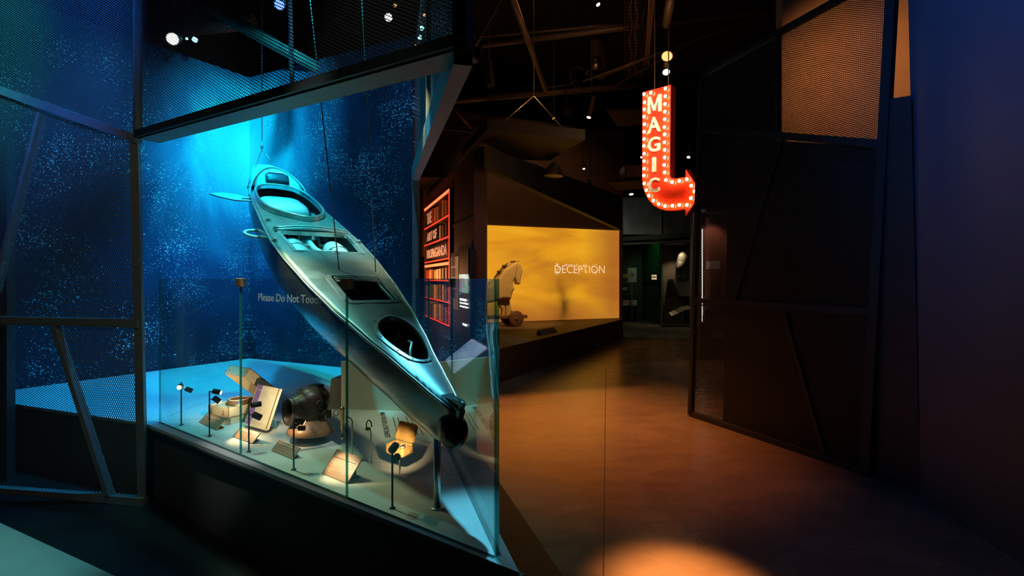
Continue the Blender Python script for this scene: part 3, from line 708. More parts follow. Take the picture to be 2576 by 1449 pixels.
# bottles and pipes under the open engine hatch
for y0, s0 in ((-.13, 2.0), (.135, 1.96)):
    bm = new_bm(); bm_lathe(bm, bp(s0 - .28, y0, -.10), BE, [(0, .02), (.01, .05), (.04, .075), (.12, .08), (.30, .08), (.36, .07), (.39, .03), (.42, .015)], 22); b0 = part('air_bottle', bm, 'seat', boat)
    bm = new_bm(); bm_tube(bm, [bp(s0 - .05, y0 + .0825 * math.cos(q), -.10 + .0825 * math.sin(q)) for q in [2 * math.pi * k / 20 for k in range(20)]], .005, 6, close=True); part('strap', bm, 'trimmetal', b0)
bm = new_bm(); bm_tube(bm, [bp(2.05, -.02, -.05), bp(1.95, -.01, -.06), bp(1.84, .02, -.055), bp(1.78, .05, -.05), bp(1.70, .06, -.08)], .02, 12); part('pipe', bm, 'seat', boat)
for pts in ([(2.0, .07, -.1), (1.92, .1, -.05), (1.85, .1, -.03), (1.82, .16, -.03), (1.86, .2, -.06)], [(1.87, -.05, -.06), (1.85, .05, -.03), (1.84, .17, -.035), (1.72, .22, -.06)], [(2.04, -.13, -.05), (1.98, -.02, -.05), (1.9, .0, -.05)], [(1.9, .08, -.04), (1.93, .11, -.03), (1.9, .14, -.03), (1.87, .11, -.03)], [(1.98, -.1, -.04), (1.83, -.05, -.04), (1.73, -.02, -.05)]):
    bm = new_bm(); bm_tube(bm, [bp(*p) for p in pts], .007, 8); part('hose', bm, 'trimmetal', boat)
bm = new_bm(); bm_lathe(bm, bp(1.99, -.15, -.05), BNn, [(-.03, .02), (0, .026), (.01, .01)], 12); part('valve', bm, 'black', boat)
bm = new_bm(); bm_lathe(bm, bp(1.95, .03, -.04), BNn, [(-.02, .012), (.01, .016), (.015, .006)], 10); part('valve', bm, 'black', boat)
bm = new_bm(); bm_box(bm, bp(1.95, .0, -.24), BE, BA, BNn, .5, .4, .02); part('engine_tray', bm, 'seat', boat)
# black shade lining seen through the forward hatches
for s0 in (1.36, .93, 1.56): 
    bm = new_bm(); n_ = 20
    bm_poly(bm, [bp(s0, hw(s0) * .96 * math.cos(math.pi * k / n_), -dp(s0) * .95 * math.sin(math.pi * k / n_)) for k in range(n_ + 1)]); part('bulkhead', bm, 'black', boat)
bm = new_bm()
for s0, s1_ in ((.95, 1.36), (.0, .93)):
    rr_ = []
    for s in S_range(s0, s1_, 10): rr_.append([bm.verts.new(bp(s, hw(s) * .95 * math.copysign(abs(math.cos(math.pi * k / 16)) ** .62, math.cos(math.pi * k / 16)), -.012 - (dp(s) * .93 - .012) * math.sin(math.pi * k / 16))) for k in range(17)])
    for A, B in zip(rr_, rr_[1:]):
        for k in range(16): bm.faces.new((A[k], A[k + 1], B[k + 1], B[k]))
part('shade_lining', bm, 'black', boat)  # black shell paints in the darkness inside the forward hatches
bm = new_bm(); bm_tube(bm, [bp(.62, .07, -.03), bp(.58, .065, -.015), bp(.52, .03, -.02), bp(.46, .01, -.05), bp(.44, .01, -.08)], .008, 8); part('hose', bm, 'trimmetal', boat)
bm = new_bm(); bm_tube(bm, [bp(.46, -.01, -.06), bp(.41, .005, -.03)], [.016, .018], 12); bm_tube(bm, [bp(.5, -.03, -.06), bp(.42, .0, -.05)], .008, 8)
bm_tube(bm, [bp(.53, -.05, -.04), bp(.50, -.035, -.02), bp(.49, -.03, -.02), bp(.47, -.02, -.015)], [.01, .018, .012, .018], 10); part('valve', bm, 'trimmetal', boat)
# filler ring with the lifting eye, small deck fittings
bm = new_bm(); bm_tube(bm, [bp(1.66 + .02 * math.cos(q), .03 + .022 * math.sin(q), deckz(1.66, .03) + .004) for q in [2 * math.pi * k / 20 for k in range(20)]], .004, 6, close=True); part('deck_ring', bm, 'trimmetal', boat)
bm = new_bm(); bm_lathe(bm, bp(1.66, .03, deckz(1.66, .03)), BNn, [(0, .016), (.004, .014), (.005, .004)], 14); part('deck_ring_plug', bm, 'black', boat)
for s, y in ((2.29, -.235), (1.90, -.28), (1.93, .275)):
    bm = new_bm(); bm_lathe(bm, bp(s, y, deckz(s, y)), BNn + BE * -.4, [(0, .022), (.012, .017), (.024, .01), (.03, .003)], 10); part('deck_cleat', bm, 'trimmetal', boat)
# nose: black cap and the towing eye on the deck tip
bm = new_bm(); tmp = bmesh.new(); bmesh.ops.create_uvsphere(tmp, u_segments=28, v_segments=18, radius=1)
for v in tmp.verts:
    x, y, z = v.co
    if x > 0: x *= .75
    z2 = z * (1 - .12 * max(0, z)); y2 = y * (1 + .15 * z)
    v.co = bp(.015 + .10 * x, .049 * y2, -.098 + .086 * z2 - .02 * x)
for f in tmp.faces: f.smooth = True
merge(bm, tmp); part('nose_cap', bm, 'gloss_black', boat)
bm = new_bm(); bm_prism(bm, [bp(.10, -.03, .016), bp(.10, .03, .016), bp(-.03, .014, .02), bp(-.045, 0, .02), bp(-.03, -.014, .02)], BNn * -.03); part('nose_bracket', bm, 'hull', boat)
for y in (-.024, .024):
    bm = new_bm(); bm_prism(bm, [bp(.08, y, .016), bp(-.0, y * .35, .018), bp(-.03, y * .3, .045), bp(.0, y * .4, .05)], BA * .006); part('towing_eye', bm, 'hull', boat)
bm = new_bm(); bm_tube(bm, [bp(-.015 + .014 * math.cos(q), .002, .034 + .014 * math.sin(q)) for q in [2 * math.pi * k / 14 for k in range(14)]], .005, 6, close=True); part('towing_ring', bm, 'trimmetal', boat)
# stern plane on the left, handle below it
bm = new_bm(); fp = [(2.98, -.22), (3.06, -.30), (3.07, -.40), (3.02, -.50), (2.96, -.44), (2.90, -.34), (2.91, -.22)]
bm_prism(bm, [bp(s, y + .0, -.05) for s, y in fp], BNn * .012); bmesh.ops.bevel(bm, geom=list(bm.edges), offset=.003, segments=1, affect='EDGES'); part('stern_plane', bm, 'seat', boat)
bm = new_bm(); bm_tube(bm, [bp(2.94, -.2, -.02), bp(2.94, -.29, -.045)], .012, 8); bm_tube(bm, [bp(3.0, -.22, .03), bp(2.95, -.235, -.06)], .008, 8); part('plane_hinge', bm, 'trimmetal', boat)
bm = new_bm(); bm_tube(bm, [bp(2.38 + .07 * math.cos(q), -.27 - .09 * math.sin(q), -.12) for q in [math.pi * k / 12 for k in range(13)]], .011, 10); part('grab_handle', bm, 'seat', boat)

# support post and hanging wires
pb = G(1100, 1278, ZP); bm = new_bm(); ptop = pb + Z * .30
bm_tube(bm, [pb, ptop], .0155, 18); bm_lathe(bm, pb, Z, [(0, .03), (.004, .03), (.005, .016)], 18); solo('support_post', bm, 'steel', 'steel post holding up the nose of the submersible', 'post')
def wire(name, pts, r, label, group='hanging wires'):
    bm = new_bm(); bm_tube(bm, pts, r, 6); return solo(name, bm, 'cable', label, 'wire', group, loc=pts[0])
wa = bp(1.39, -.04, .03); wb = bp(1.36, .175, .03)
ta = AT(780, 0, wa.y + .15); wire('hanging_wire', [wa, wa + (ta - wa) * 1.9], .004, 'left one of the two steel wires rising from the boat deck')
tb_ = AT(910, 0, wb.y + .15); wire('hanging_wire', [wb, wb + (tb_ - wb) * 1.9], .004, 'right one of the two steel wires rising from the boat deck')
st = AT(659, 374, 4.75)
for q in (AT(636, 490, 4.35), AT(669, 418, 4.85)): pass
sling = thing('stern_sling', 'forked wire sling lifting the stern of the submersible', 'wire', st)
bm = new_bm(); bm_tube(bm, [st, V((st.x, st.y, 6.3))], .004, 6); part('wire_rope', bm, 'cable', sling)
bm = new_bm(); bm_tube(bm, [st, bp(3.2, -.2, -.02)], .006, 6); part('wire_rope', bm, 'cable', sling)
bm = new_bm(); bm_tube(bm, [st, bp(3.5, .04, .14)], .006, 6); part('wire_rope', bm, 'cable', sling)
bm = new_bm(); bm_tube(bm, [st + Z * .06, st - Z * .02], .01, 8); part('shackle', bm, 'cable', sling)

# ================================================================== objects inside the case
def slanted_plate(name, b0, b1, wc, rise, label, lines, text_h=.008, group=None):
    b0 = V(b0); b1 = V(b1); d = (b1 - b0).normalized(); n = d.cross(Z); n = n if n.y > 0 else -n; up = n * wc + Z * rise; L = up.length; ud = up.normalized(); fz = ud.cross(d); fz = fz if fz.y < 0 else -fz
    t = thing(name, label, 'label', (b0 + b1) / 2, group)
    W_ = (b1 - b0).length
    bm = new_bm(); bm_prism(bm, [b0, b1, b1 + up, b0 + up], fz * -.006); part('plate', bm, 'plate', t)
    bm = new_bm(); bm_prism(bm, [b0 + d * .02 + n * .006, b1 - d * .02 + n * .006, b1 - d * .02 + n * (wc + .004), b0 + d * .02 + n * (wc + .004)], Z * .003)
    bm_prism(bm, [b0 + d * .02 + n * wc * .7, b1 - d * .02 + n * wc * .7, b1 - d * .02 + n * wc * .7 + Z * rise * .72, b0 + d * .02 + n * wc * .7 + Z * rise * .72], n * .004); part('wedge', bm, 'black', t)
    bm = new_bm()
    for s, fx, fy, wf in lines:
        tmp = text_bm(s, b0 + d * W_ * fx + ud * L * fy + fz * .0008, d, ud, width=W_ * wf, height=text_h, depth=.0004); merge(bm, tmp)
    part('lettering', bm, 'ink_white', t); return t
zz = ZP + .004
slanted_plate('caption_plate', G(500, 1062, zz), G(543, 1082, zz), .055, .055, 'small bronze caption plate in front of the open portable case', [('Limpet mine case', .08, .72, .5)], .007)
slanted_plate('caption_plate', G(585, 1098, zz), G(634, 1115.5, zz), .05, .05, 'small bronze caption plate below the leaning cream and purple board', [('Underwater notebook', .08, .72, .5)], .007)
slanted_plate('caption_plate', G(682, 1133, zz), G(736, 1155, zz), .045, .05, 'small bronze caption plate in front of the brown rubber mask', [('Diving mask and helmet, rubber, World War II', .06, .72, .85)], .008)
bigl = [('Built for silent approaches by sea', .08, .86, .7), ('and small enough for one operator to', .08, .79, .84), ('ride in a rubber suit. The craft could', .06, .60, .84), ('dive below the hull to arm the mines. The', .06, .53, .88), ('of the explosives attached magnetic clips', .06, .46, .86), ('before the timer detonated the charge', .06, .39, .66), ('Sleeping Beauty motorised submersible canoe', .06, .22, .84), ('UK, 1944', .06, .14, .2)]
slanted_plate('caption_plate', G(809, 1190, zz), G(873, 1216, zz), .0884, .10, 'large square bronze text plate standing nearest the front glass', bigl, .0055)

# spotlights on slim stands
def stand(u, v, h, heads, label, lit=None):
    p = G(u, v, ZP); t = thing('case_spotlight', label, 'lamp', p, 'slim spotlights inside the case')
    bm = new_bm(); bm_tube(bm, [p, p + Z * h], .0045, 10); part('pole', bm, 'black', t)
    bm = new_bm(); bm_lathe(bm, p, Z, [(0, .013), (.004, .013), (.008, .005)], 14); part('base', bm, 'black', t)
    for (hz, off, dr, r, L, lens) in heads:
        hd = p + Z * hz; c = hd + V(off); dr = V(dr).normalized()
        bm = new_bm(); bm_tube(bm, [hd, c], .003, 6); part('arm', bm, 'black', t)
        bm = new_bm(); bm_lathe(bm, c - dr * L / 2, dr, [(0, r * .6), (.004, r), (L, r), (L - .001, r * .8)], 18); h_ = part('lamp_head', bm, 'black', t)
        bm = new_bm(); bm_lathe(bm, c + dr * (L / 2 + .0005), dr, [(0, r * .82), (.001, r * .8)], 16); part('lens', bm, lens, h_)
    return t
stand(456, 1070, .29, [(.275, (.005, -.02, -.01), (.25, -.95, -.12), .018, .04, 'lens_white'), (.25, (.05, 0, -.01), (.9, .3, -.5), .016, .045, 'plate')], 'black stand spotlight at far left whose lamp glares at the viewer')
stand(527, 1098, .285, [(.28, (.045, .0, -.0), (1, .1, -.25), .016, .05, 'lens_warm'), (.235, (.045, 0, -.005), (.9, .2, -.75), .017, .05, 'lens_warm')], 'black stand with two small spotlights left of the open portable case')
stand(626, 1137, .275, [(.27, (.04, .0, .0), (1, .35, .1), .015, .055, 'black'), (.215, (.045, 0, -.01), (.8, .5, -.6), .018, .05, 'black')], 'black stand with two small spotlights before the cream and purple board')
stand(739, 1182, .27, [(.245, (.03, .0, .01), (.8, .3, -.5), .015, .05, 'lens_warm'), (.215, (.04, 0, .0), (1, .1, .0), .013, .035, 'black')], 'black stand spotlight in front of the brown rubber mask')
stand(987, 1279, .255, [(.255, (.002, .015, .0), (.1, 1, .1), .017, .05, 'black'), (.215, (.012, .014, -.004), (.1, 1, .0), .016, .04, 'black')], 'black stand with two spotlights seen from behind in front of the tin')
def inner(name, p, t, power, deg): spot(name, p, t, (1.0, .68, .36), power * 13, deg, .9, .006)
i2 = G(527, 1098, ZP) + Z * .28 + X * .085
inner('spot_case_1', i2, G(548, 1040, ZP) + Z * .1, 1.6, 60)
inner('spot_case_1b', i2 - Z * .05, G(622, 1107, ZP), 1.0, 50)
i3 = G(626, 1137, ZP) + Z * .24 + V((.06, .05, 0)); inner('spot_case_2', i3, G(672, 1040, ZP) + Z * .13, 1.6, 75)
i4 = G(739, 1182, ZP) + Z * .235 + V((.065, -.09, 0)); inner('spot_case_3', i4, G(846, 1200, ZP) + Z * .05, .8, 46)
inner('spot_case_3b', G(700, 1150, ZP) + Z * .25, G(755, 1115, ZP) + Z * .03, .5, 55)
i5 = G(987, 1279, ZP) + Z * .25 + V((.01, .05, .02)); inner('spot_case_5', i5, G(1006, 1190, ZP) + Z * .12, 1.7, 34)

# portable case with its lid open, on a pale block
fx = V((.87, -.49, 0)).normalized(); bx = V((.49, .87, 0)).normalized()
FL = G(524, 1020, .62); W1, D1 = .225, .34
FL.z = 0
k0 = FL + fx * .02 + bx * .03
bm = new_bm(); c0 = k0 + fx * .10 + bx * .13
bm_box(bm, c0 + Z * (ZP + .024), fx, bx, Z, .19, .27, .047); solo('display_block', bm, 'greenblock', 'pale block under the open portable case', 'block')
kc = thing('portable_case', 'beige portable instrument case with lid raised and a round dial inside', 'case', (c0.x, c0.y, ZP + .048))
zb = ZP + .048; hb = .068; th = .007
def bxp(a, b, z): return FL + fx * a + bx * b + Z * z
bm = new_bm()
bm_box(bm, bxp(W1 / 2, D1 / 2, zb + .004), fx, bx, Z, W1, D1, .008)
for (a, b, sx, sy) in ((W1 / 2, th / 2, W1, th), (W1 / 2, D1 - th / 2, W1, th), (th / 2, D1 / 2, th, D1), (W1 - th / 2, D1 / 2, th, D1)): bm_box(bm, bxp(a, b, zb + hb / 2), fx, bx, Z, sx, sy, hb)
part('case_body', bm, 'beige', kc)
bm = new_bm(); bm_box(bm, bxp(W1 / 2, D1 * .34, zb + hb - .012), fx, bx, Z, W1 - 2 * th, D1 * .6, .006); part('face_plate', bm, 'beige', kc)
bm = new_bm(); cc = bxp(W1 * .55, D1 * .42, zb + hb - .009); bm_lathe(bm, cc, Z, [(0, .082), (.012, .08), (.014, .07), (.034, .07), (.036, .062), (.036, .058), (.026, .056), (.026, .002)], 32); dial = part('dial', bm, 'bakelite', kc)
bm = new_bm(); bm_tube(bm, [cc + Z * .036 + V((math.cos(q), math.sin(q), 0)) * .064 for q in [2 * math.pi * k / 28 for k in range(28)]], .0045, 6, close=True); part('bezel', bm, 'beige', dial)
bm = new_bm(); bm_tube(bm, [cc + Z * .006 + V((math.cos(q), math.sin(q), 0)) * .08 for q in [2 * math.pi * k / 28 for k in range(28)]], .005, 6, close=True); part('bezel', bm, 'brass', dial)
bm = new_bm(); bm_lathe(bm, bxp(W1 * .8, D1 * .8, zb + hb - .01), Z, [(0, .012), (.02, .012), (.03, .01)], 12); part('knob', bm, 'black', kc)
bm = new_bm(); bm_box(bm, bxp(W1 * .75, D1 * .92, zb + hb - .02), fx, bx, Z, .07, .03, .03); part('socket', bm, 'bakelite', kc)
for a in (.2, .78):
    bm = new_bm(); bm_lathe(bm, bxp(W1 * a, D1 * .07 + .005, zb + hb - .009), Z, [(0, .01), (.003, .01), (.004, .004)], 12); part('screw', bm, 'bakelite', kc)
    bm = new_bm(); bm_tube(bm, [bxp(W1 * a, -.004, zb + hb * .75), bxp(W1 * a + .008, -.008, zb + hb * .6), bxp(W1 * a - .002, -.006, zb + hb * .4), bxp(W1 * a + .008, -.006, zb + hb * .3)], .0028, 6); part('latch', bm, 'bakelite', kc)
ang = math.radians(41); lu = -bx * math.cos(ang) + Z * math.sin(ang); ln = -(bx * math.sin(ang) + Z * math.cos(ang)); ld_h = .07; LL = .30
h0 = bxp(0, D1, zb + hb)
def lp(a, b, c): return h0 + fx * a + lu * b - ln * c
bm = new_bm()
def lbox(a0, a1, b0, b1, c0_, c1_):
    bm_box(bm, lp((a0 + a1) / 2, (b0 + b1) / 2, (c0_ + c1_) / 2), fx, lu, -ln, a1 - a0, b1 - b0, c1_ - c0_)
lbox(0, W1, 0, LL, ld_h - .006, ld_h); lbox(0, .007, 0, LL, 0, ld_h); lbox(W1 - .007, W1, 0, LL, 0, ld_h); lbox(0, W1, LL - .007, LL, 0, ld_h); lbox(0, W1, 0, .007, 0, ld_h)
lid = part('lid', bm, 'beige', kc)
bm = new_bm()
for a in (.16, .8): bm_lathe(bm, lp(W1 * a, LL + .001, .03), lu, [(0, .004), (.003, .003)], 8)
part('lid_stud', bm, 'black', lid)

# cream board with a purple stripe leaning on a rod
q0 = G(615, 1065, .54); q1 = G(672.5, 1081, .54); q0.z = q1.z = .54
bd = (q1 - q0).normalized(); bnn = bd.cross(Z); bnn = bnn if bnn.y > 0 else -bnn; bu = (bnn * .093 + Z * .243); bul = bu.length; buu = bu.normalized(); bf = buu.cross(bd); bf = bf if bf.y < 0 else -bf; BWd = (q1 - q0).length
bt = thing('leaning_board', 'cream box board with a purple stripe leaning behind the lamps', 'board', (q0 + q1) / 2)
bm = new_bm(); bm_prism(bm, [q0, q1, q1 + bu, q0 + bu], -bf * .012); part('board', bm, 'book', bt)
bm = new_bm(); bm_prism(bm, [q0 + bd * .01 + bf * .0005, q0 + bd * BWd * .24 + bf * .0005, q0 + bd * BWd * .24 + bu + bf * .0005, q0 + bd * .01 + bu + bf * .0005], bf * .0008); part('stripe', bm, 'purple', bt)
bm = new_bm(); bm_prism(bm, [q0 + bd * BWd * .93 + bf * .0005, q0 + bd * BWd * .965 + bf * .0005, q0 + bd * BWd * .965 + bu + bf * .0005, q0 + bd * BWd * .93 + bu + bf * .0005], bf * .0008); part('spine_gap', bm, 'bakelite', bt)
bm = new_bm(); bm_prism(bm, [q0 - buu * .006, q1 - buu * .006, q1 + buu * .002, q0 + buu * .002], bf * .012); part('ledge', bm, 'book', bt)
bm = new_bm()
for f in (.09, .86): bm_prism(bm, [q0 + buu * bul * f + bf * .001, q0 + bd * BWd * .93 + buu * bul * f + bf * .001, q0 + bd * BWd * .93 + buu * (bul * f + .004) + bf * .001, q0 + buu * (bul * f + .004) + bf * .001], bf * .001)
part('crease', bm, 'book', bt)
bm = new_bm(); bm_tube(bm, [q1 - bd * .03 + bu * .55 - bf * .012, V((q1.x - .0, q1.y + .12, ZP))], .004, 8); part('easel_rod', bm, 'steel', bt)
bm = new_bm(); bm_tube(bm, [q0 + bd * .06 + bu * .3 - bf * .012, V((q0.x + .07, q0.y + .03, ZP))], .004, 8); part('easel_rod', bm, 'steel', bt)

# brown rubber diving mask on its bust
hc = G(782, 1112, ZP); hd = thing('diving_mask', 'brown rubber diving hood with a wide oval face opening on a flared bust', 'mask', hc)
FWD = V((-.62, -.78, .02)).normalized(); SD = V((-FWD.y, FWD.x, 0)).normalized()   # face looks to the left
def hp(f, s, z): return hc + FWD * f + SD * s + Z * z
def loft(name, secs, m, parent, seg=36, cap=True):         # secs: (centre f, s, z, half f, half s, tilt)
    bm = new_bm(); rr_ = []
    for (cf, cz, hf, hs, tl) in secs:
        r = []
        for k in range(seg):
            q = 2 * math.pi * k / seg; f = hf * math.cos(q); s = hs * math.sin(q)
            r.append(bm.verts.new(hp(cf + f * math.cos(tl), s, cz + f * math.sin(tl))))
        rr_.append(r)
    for A, B in zip(rr_, rr_[1:]):
        for k in range(seg): fc = bm.faces.new((A[k], A[(k + 1) % seg], B[(k + 1) % seg], B[k])); fc.smooth = True
    if cap: bm.faces.new(rr_[0][::-1]); bm.faces.new(rr_[-1])
    return part(name, bm, m, parent)
loft('pedestal', [(0, .0, .10, .095, 0), (0, .006, .102, .097, 0), (0, .03, .085, .08, 0), (0, .05, .075, .07, 0)], 'rubber', hd)
loft('collar', [(0, .045, .09, .08, 0), (.0, .05, .128, .112, .05), (0, .062, .143, .122, .05), (0, .085, .137, .115, .06), (0, .115, .108, .092, .04), (0, .145, .085, .074, 0), (0, .17, .08, .072, -.05)], mat('tan_rubber', (.30, .155, .085), .4, scale=10, bump=.15, var=.25), hd)
head = loft('hood', [(0, .13, .075, .068, 0), (.0, .155, .092, .08, -.05), (.005, .185, .104, .09, -.05), (.0, .215, .110, .096, -.05), (-.005, .25, .112, .1, 0), (-.008, .28, .107, .098, .04), (-.012, .305, .094, .088, .08), (-.016, .326, .07, .068, .1), (-.02, .338, .035, .036, .1), (-.02, .34, .004, .004, 0)], 'rubber', hd)
# snout with the oval opening
bm = new_bm(); rr_ = []
for (f, hs, hz, zc, dz) in ((.03, .085, .09, .23, 0), (.09, .078, .085, .222, 0), (.115, .068, .08, .215, 0), (.135, .061, .079, .21, 0), (.148, .060, .082, .207, 0), (.153, .055, .077, .206, 0), (.147, .048, .070, .206, 0), (.10, .045, .065, .21, 0), (.05, .04, .06, .21, 0)):
    rr_.append([bm.verts.new(hp(f + .0 * math.sin(q), hs * math.copysign(abs(math.cos(q)) ** .8, math.cos(q)), zc + hz * math.copysign(abs(math.sin(q)) ** .8, math.sin(q)))) for q in [2 * math.pi * k / 32 for k in range(32)]])
for A, B in zip(rr_, rr_[1:]):
    for k in range(32): fc = bm.faces.new((A[k], A[(k + 1) % 32], B[(k + 1) % 32], B[k])); fc.smooth = True
bm.faces.new(rr_[-1]); part('face_piece', bm, 'rubber', hd)
sgn = -1 if SD.y > 0 else 1
bm = new_bm(); bm_tube(bm, [hp(-.01 + .036 * math.cos(q), sgn * .098, .225 + .04 * math.sin(q)) for q in [2 * math.pi * k / 20 for k in range(20)]], .006, 8, close=True); part('ear_ring', bm, 'rubber', hd)
bm = new_bm(); bm_lathe(bm, hp(-.01, sgn * .085, .225), SD * sgn, [(0, .032), (.01, .03), (.012, .01)], 18); part('ear_disc', bm, 'black', hd)
bm = new_bm(); bm_tube(bm, [hp(-.012 + .108 * math.cos(q), 0.0, .23 + .112 * math.sin(q)) for q in [math.pi * k / 14 - .1 for k in range(16)]], .009, 6); part('head_strap', bm, 'black', hd)
bm = new_bm(); bm_tube(bm, [hp(-.012, .103 * math.cos(q), .235 + .106 * math.sin(q)) for q in [math.pi * k / 14 for k in range(15)]], .008, 6); part('head_strap', bm, 'black', hd)
bm = new_bm(); bm_box(bm, hp(.075, -.0, .305), FWD, SD, Z, .02, .035, .022, .004); part('buckle', bm, 'bakelite', hd)
bm = new_bm(); bm_box(bm, hp(-.04, .0, .335), FWD, SD, Z, .07, .06, .02, .008); part('crown_pad', bm, 'rubber', hd)
bm = new_bm(); bm_box(bm, hp(-.105, -.03 * sgn, .28), FWD, SD, Z, .02, .03, .04, .006); part('buckle', bm, 'bakelite', hd)
bm = new_bm(); bm_box(bm, hp(-.085, .06 * sgn, .165), FWD, SD, Z, .03, .016, .05, .006); part('buckle', bm, 'bakelite', hd)

# tool with a ring on a bent rod
r0 = G(886, 1150, ZP); top_ = r0 + Z * .235
bm = new_bm(); tl = thing('detonator_tool', 'slender brass and silver tool with a pull ring held by a bent rod', 'tool', r0)
Lf = V((-.03, -.005, 0))
bm_tube(bm, [r0, r0 + Z * .20, r0 + Z * .215 + Lf * .3, r0 + Z * .222 + Lf * .7, r0 + Z * .215 + Lf * 1.1], .004, 8); part('mount_rod', bm, 'steel', tl)
tc_ = r0 + V((-.052, -.01, .10))
bm = new_bm(); bm_lathe(bm, tc_, Z, [(0, .003), (.006, .008), (.02, .008), (.024, .005), (.05, .005), (.055, .009), (.10, .0095), (.104, .013), (.165, .013), (.17, .016), (.176, .012), (.182, .004)], 18); part('tool_body', bm, 'brass', tl)
bm = new_bm(); bm_tube(bm, [tc_ + V((-.034 + .014 * math.cos(q), 0, .148 + .018 * math.sin(q))) for q in [2 * math.pi * k / 18 for k in range(18)]], .0022, 6, close=True); part('pull_ring', bm, 'bakelite', tl)
bm = new_bm(); bm_tube(bm, [tc_ + V(p) for p in ((-.048, 0, .14), (-.046, 0, .115), (-.034, 0, .097), (-.012, 0, .09))], .002, 6); part('cord', bm, 'brass', tl)
# small shackle shaped device on a straight rod
r1_ = G(933, 1166, ZP); dv_ = thing('arming_device', 'tiny dark hooked device on a thin straight rod', 'device', r1_)
bm = new_bm(); bm_tube(bm, [r1_, r1_ + Z * .172, r1_ + V((-.008, 0, .18))], .0032, 8); part('mount_rod', bm, 'steel', dv_)
c_ = r1_ + V((-.014, -.002, .185))
bm = new_bm(); bm_lathe(bm, c_ - X * .016, X, [(0, .004), (.006, .009), (.014, .011), (.022, .009), (.030, .004)], 14); part('device_body', bm, 'brass', dv_)
bm = new_bm(); bm_tube(bm, [c_ + V((.004 + .014 * math.cos(q), 0, .018 + .028 * math.sin(q))) for q in [math.pi * k / 12 - .25 for k in range(15)]], .0032, 8); part('hook', bm, 'bakelite', dv_)

# open tin of small parts on a rod
r2_ = G(1005, 1193, ZP); tn = thing('open_tin', 'small orange lit tin of capsules with its lid up on a thin rod', 'tin', r2_)
bm = new_bm(); bm_tube(bm, [r2_, r2_ + Z * .105], [.002, .005], 10); part('mount_rod', bm, 'steel', tn)
zt = ZP + .105; fa_ = V((.79, -.61, 0)).normalized(); ba_ = V((.42, .90, 0)).normalized()
t0_ = G(967.5, 1118, .665); t0_.z = 0; TW, TD_, TH = .135, .095, .045
def tp(a, b, z): return t0_ + fa_ * a + ba_ * b + Z * z
zt = .665 - TH
def rrect(a0, a1, b0, b1, r, n=4):
    out = []
    for (cx, cy, st_) in ((a1 - r, b1 - r, 0), (a0 + r, b1 - r, 90), (a0 + r, b0 + r, 180), (a1 - r, b0 + r, 270)):
        for k in range(n + 1): q = math.radians(st_ + 90 * k / n); out.append((cx + r * math.cos(q), cy + r * math.sin(q)))
    return out
bm = new_bm(); ot = rrect(0, TW, 0, TD_, .016); it = rrect(.004, TW - .004, .004, TD_ - .004, .013)
L4 = [[bm.verts.new(tp(a * (1 if z else 1), b, zt + z)) for a, b in pts] for pts, z in ((rrect(.006, TW - .006, .006, TD_ - .006, .014), 0), (ot, .008), (ot, TH), (it, TH), (it, TH - .012))]
for A, B in zip(L4, L4[1:]):
    for k in range(len(A)): bm.faces.new((A[k], A[(k + 1) % len(A)], B[(k + 1) % len(A)], B[k]))
bm.faces.new(L4[0][::-1]); bm.faces.new(L4[-1]); part('tin_body', bm, 'tin', tn)
la = math.radians(62); tlu = -ba_ * math.cos(math.radians(100)) * -1; tlu = (ba_ * math.cos(la) * .9 + Z * math.sin(la)).normalized(); tln = tlu.cross(fa_); tln = tln if tln.y < 0 else -tln
bm = new_bm(); h1 = tp(0, TD_, .665)
rings = [[bm.verts.new(h1 + fa_ * a + tlu * b + tln * c) for a, b in pts] for pts, c in ((rrect(0, TW, .002, TD_, .016), .0), (rrect(0, TW, .002, TD_, .016), .012), (rrect(.004, TW - .004, .006, TD_ - .004, .013), .012), (rrect(.004, TW - .004, .006, TD_ - .004, .013), .003))]
for A, B in zip(rings, rings[1:]):
    for k in range(len(A)): bm.faces.new((A[k], A[(k + 1) % len(A)], B[(k + 1) % len(A)], B[k]))
bm.faces.new(rings[0][::-1]); bm.faces.new(rings[-1]); part('lid', bm, 'tin', tn)
bm = new_bm()
for i in range(34):
    a = random.uniform(.015, TW - .02); b = random.uniform(.02, TD_ - .015); q = random.uniform(0, 3.1); p = tp(a, b, .665 - .008 + random.uniform(0, .006)); dd_ = (fa_ * math.cos(q) + ba_ * math.sin(q)) * .009
    bm_tube(bm, [p - dd_, p + dd_], random.uniform(.002, .004), 6)
o = part('tin_contents', bm, 'paper', tn); o['kind'] = 'stuff'
bm = new_bm(); bm_tube(bm, [tp(TW * .72, .02, .668), tp(TW * .8, .04, .672), tp(TW * .9, .035, .668)], .003, 6); part('key', bm, 'black', tn)
bm = new_bm(); bm_box(bm, tp(TW + .002, TD_ * .6, zt + TH * .5), ba_, fa_, Z, .018, .004, .012, .001); part('clasp', bm, 'tin', tn)

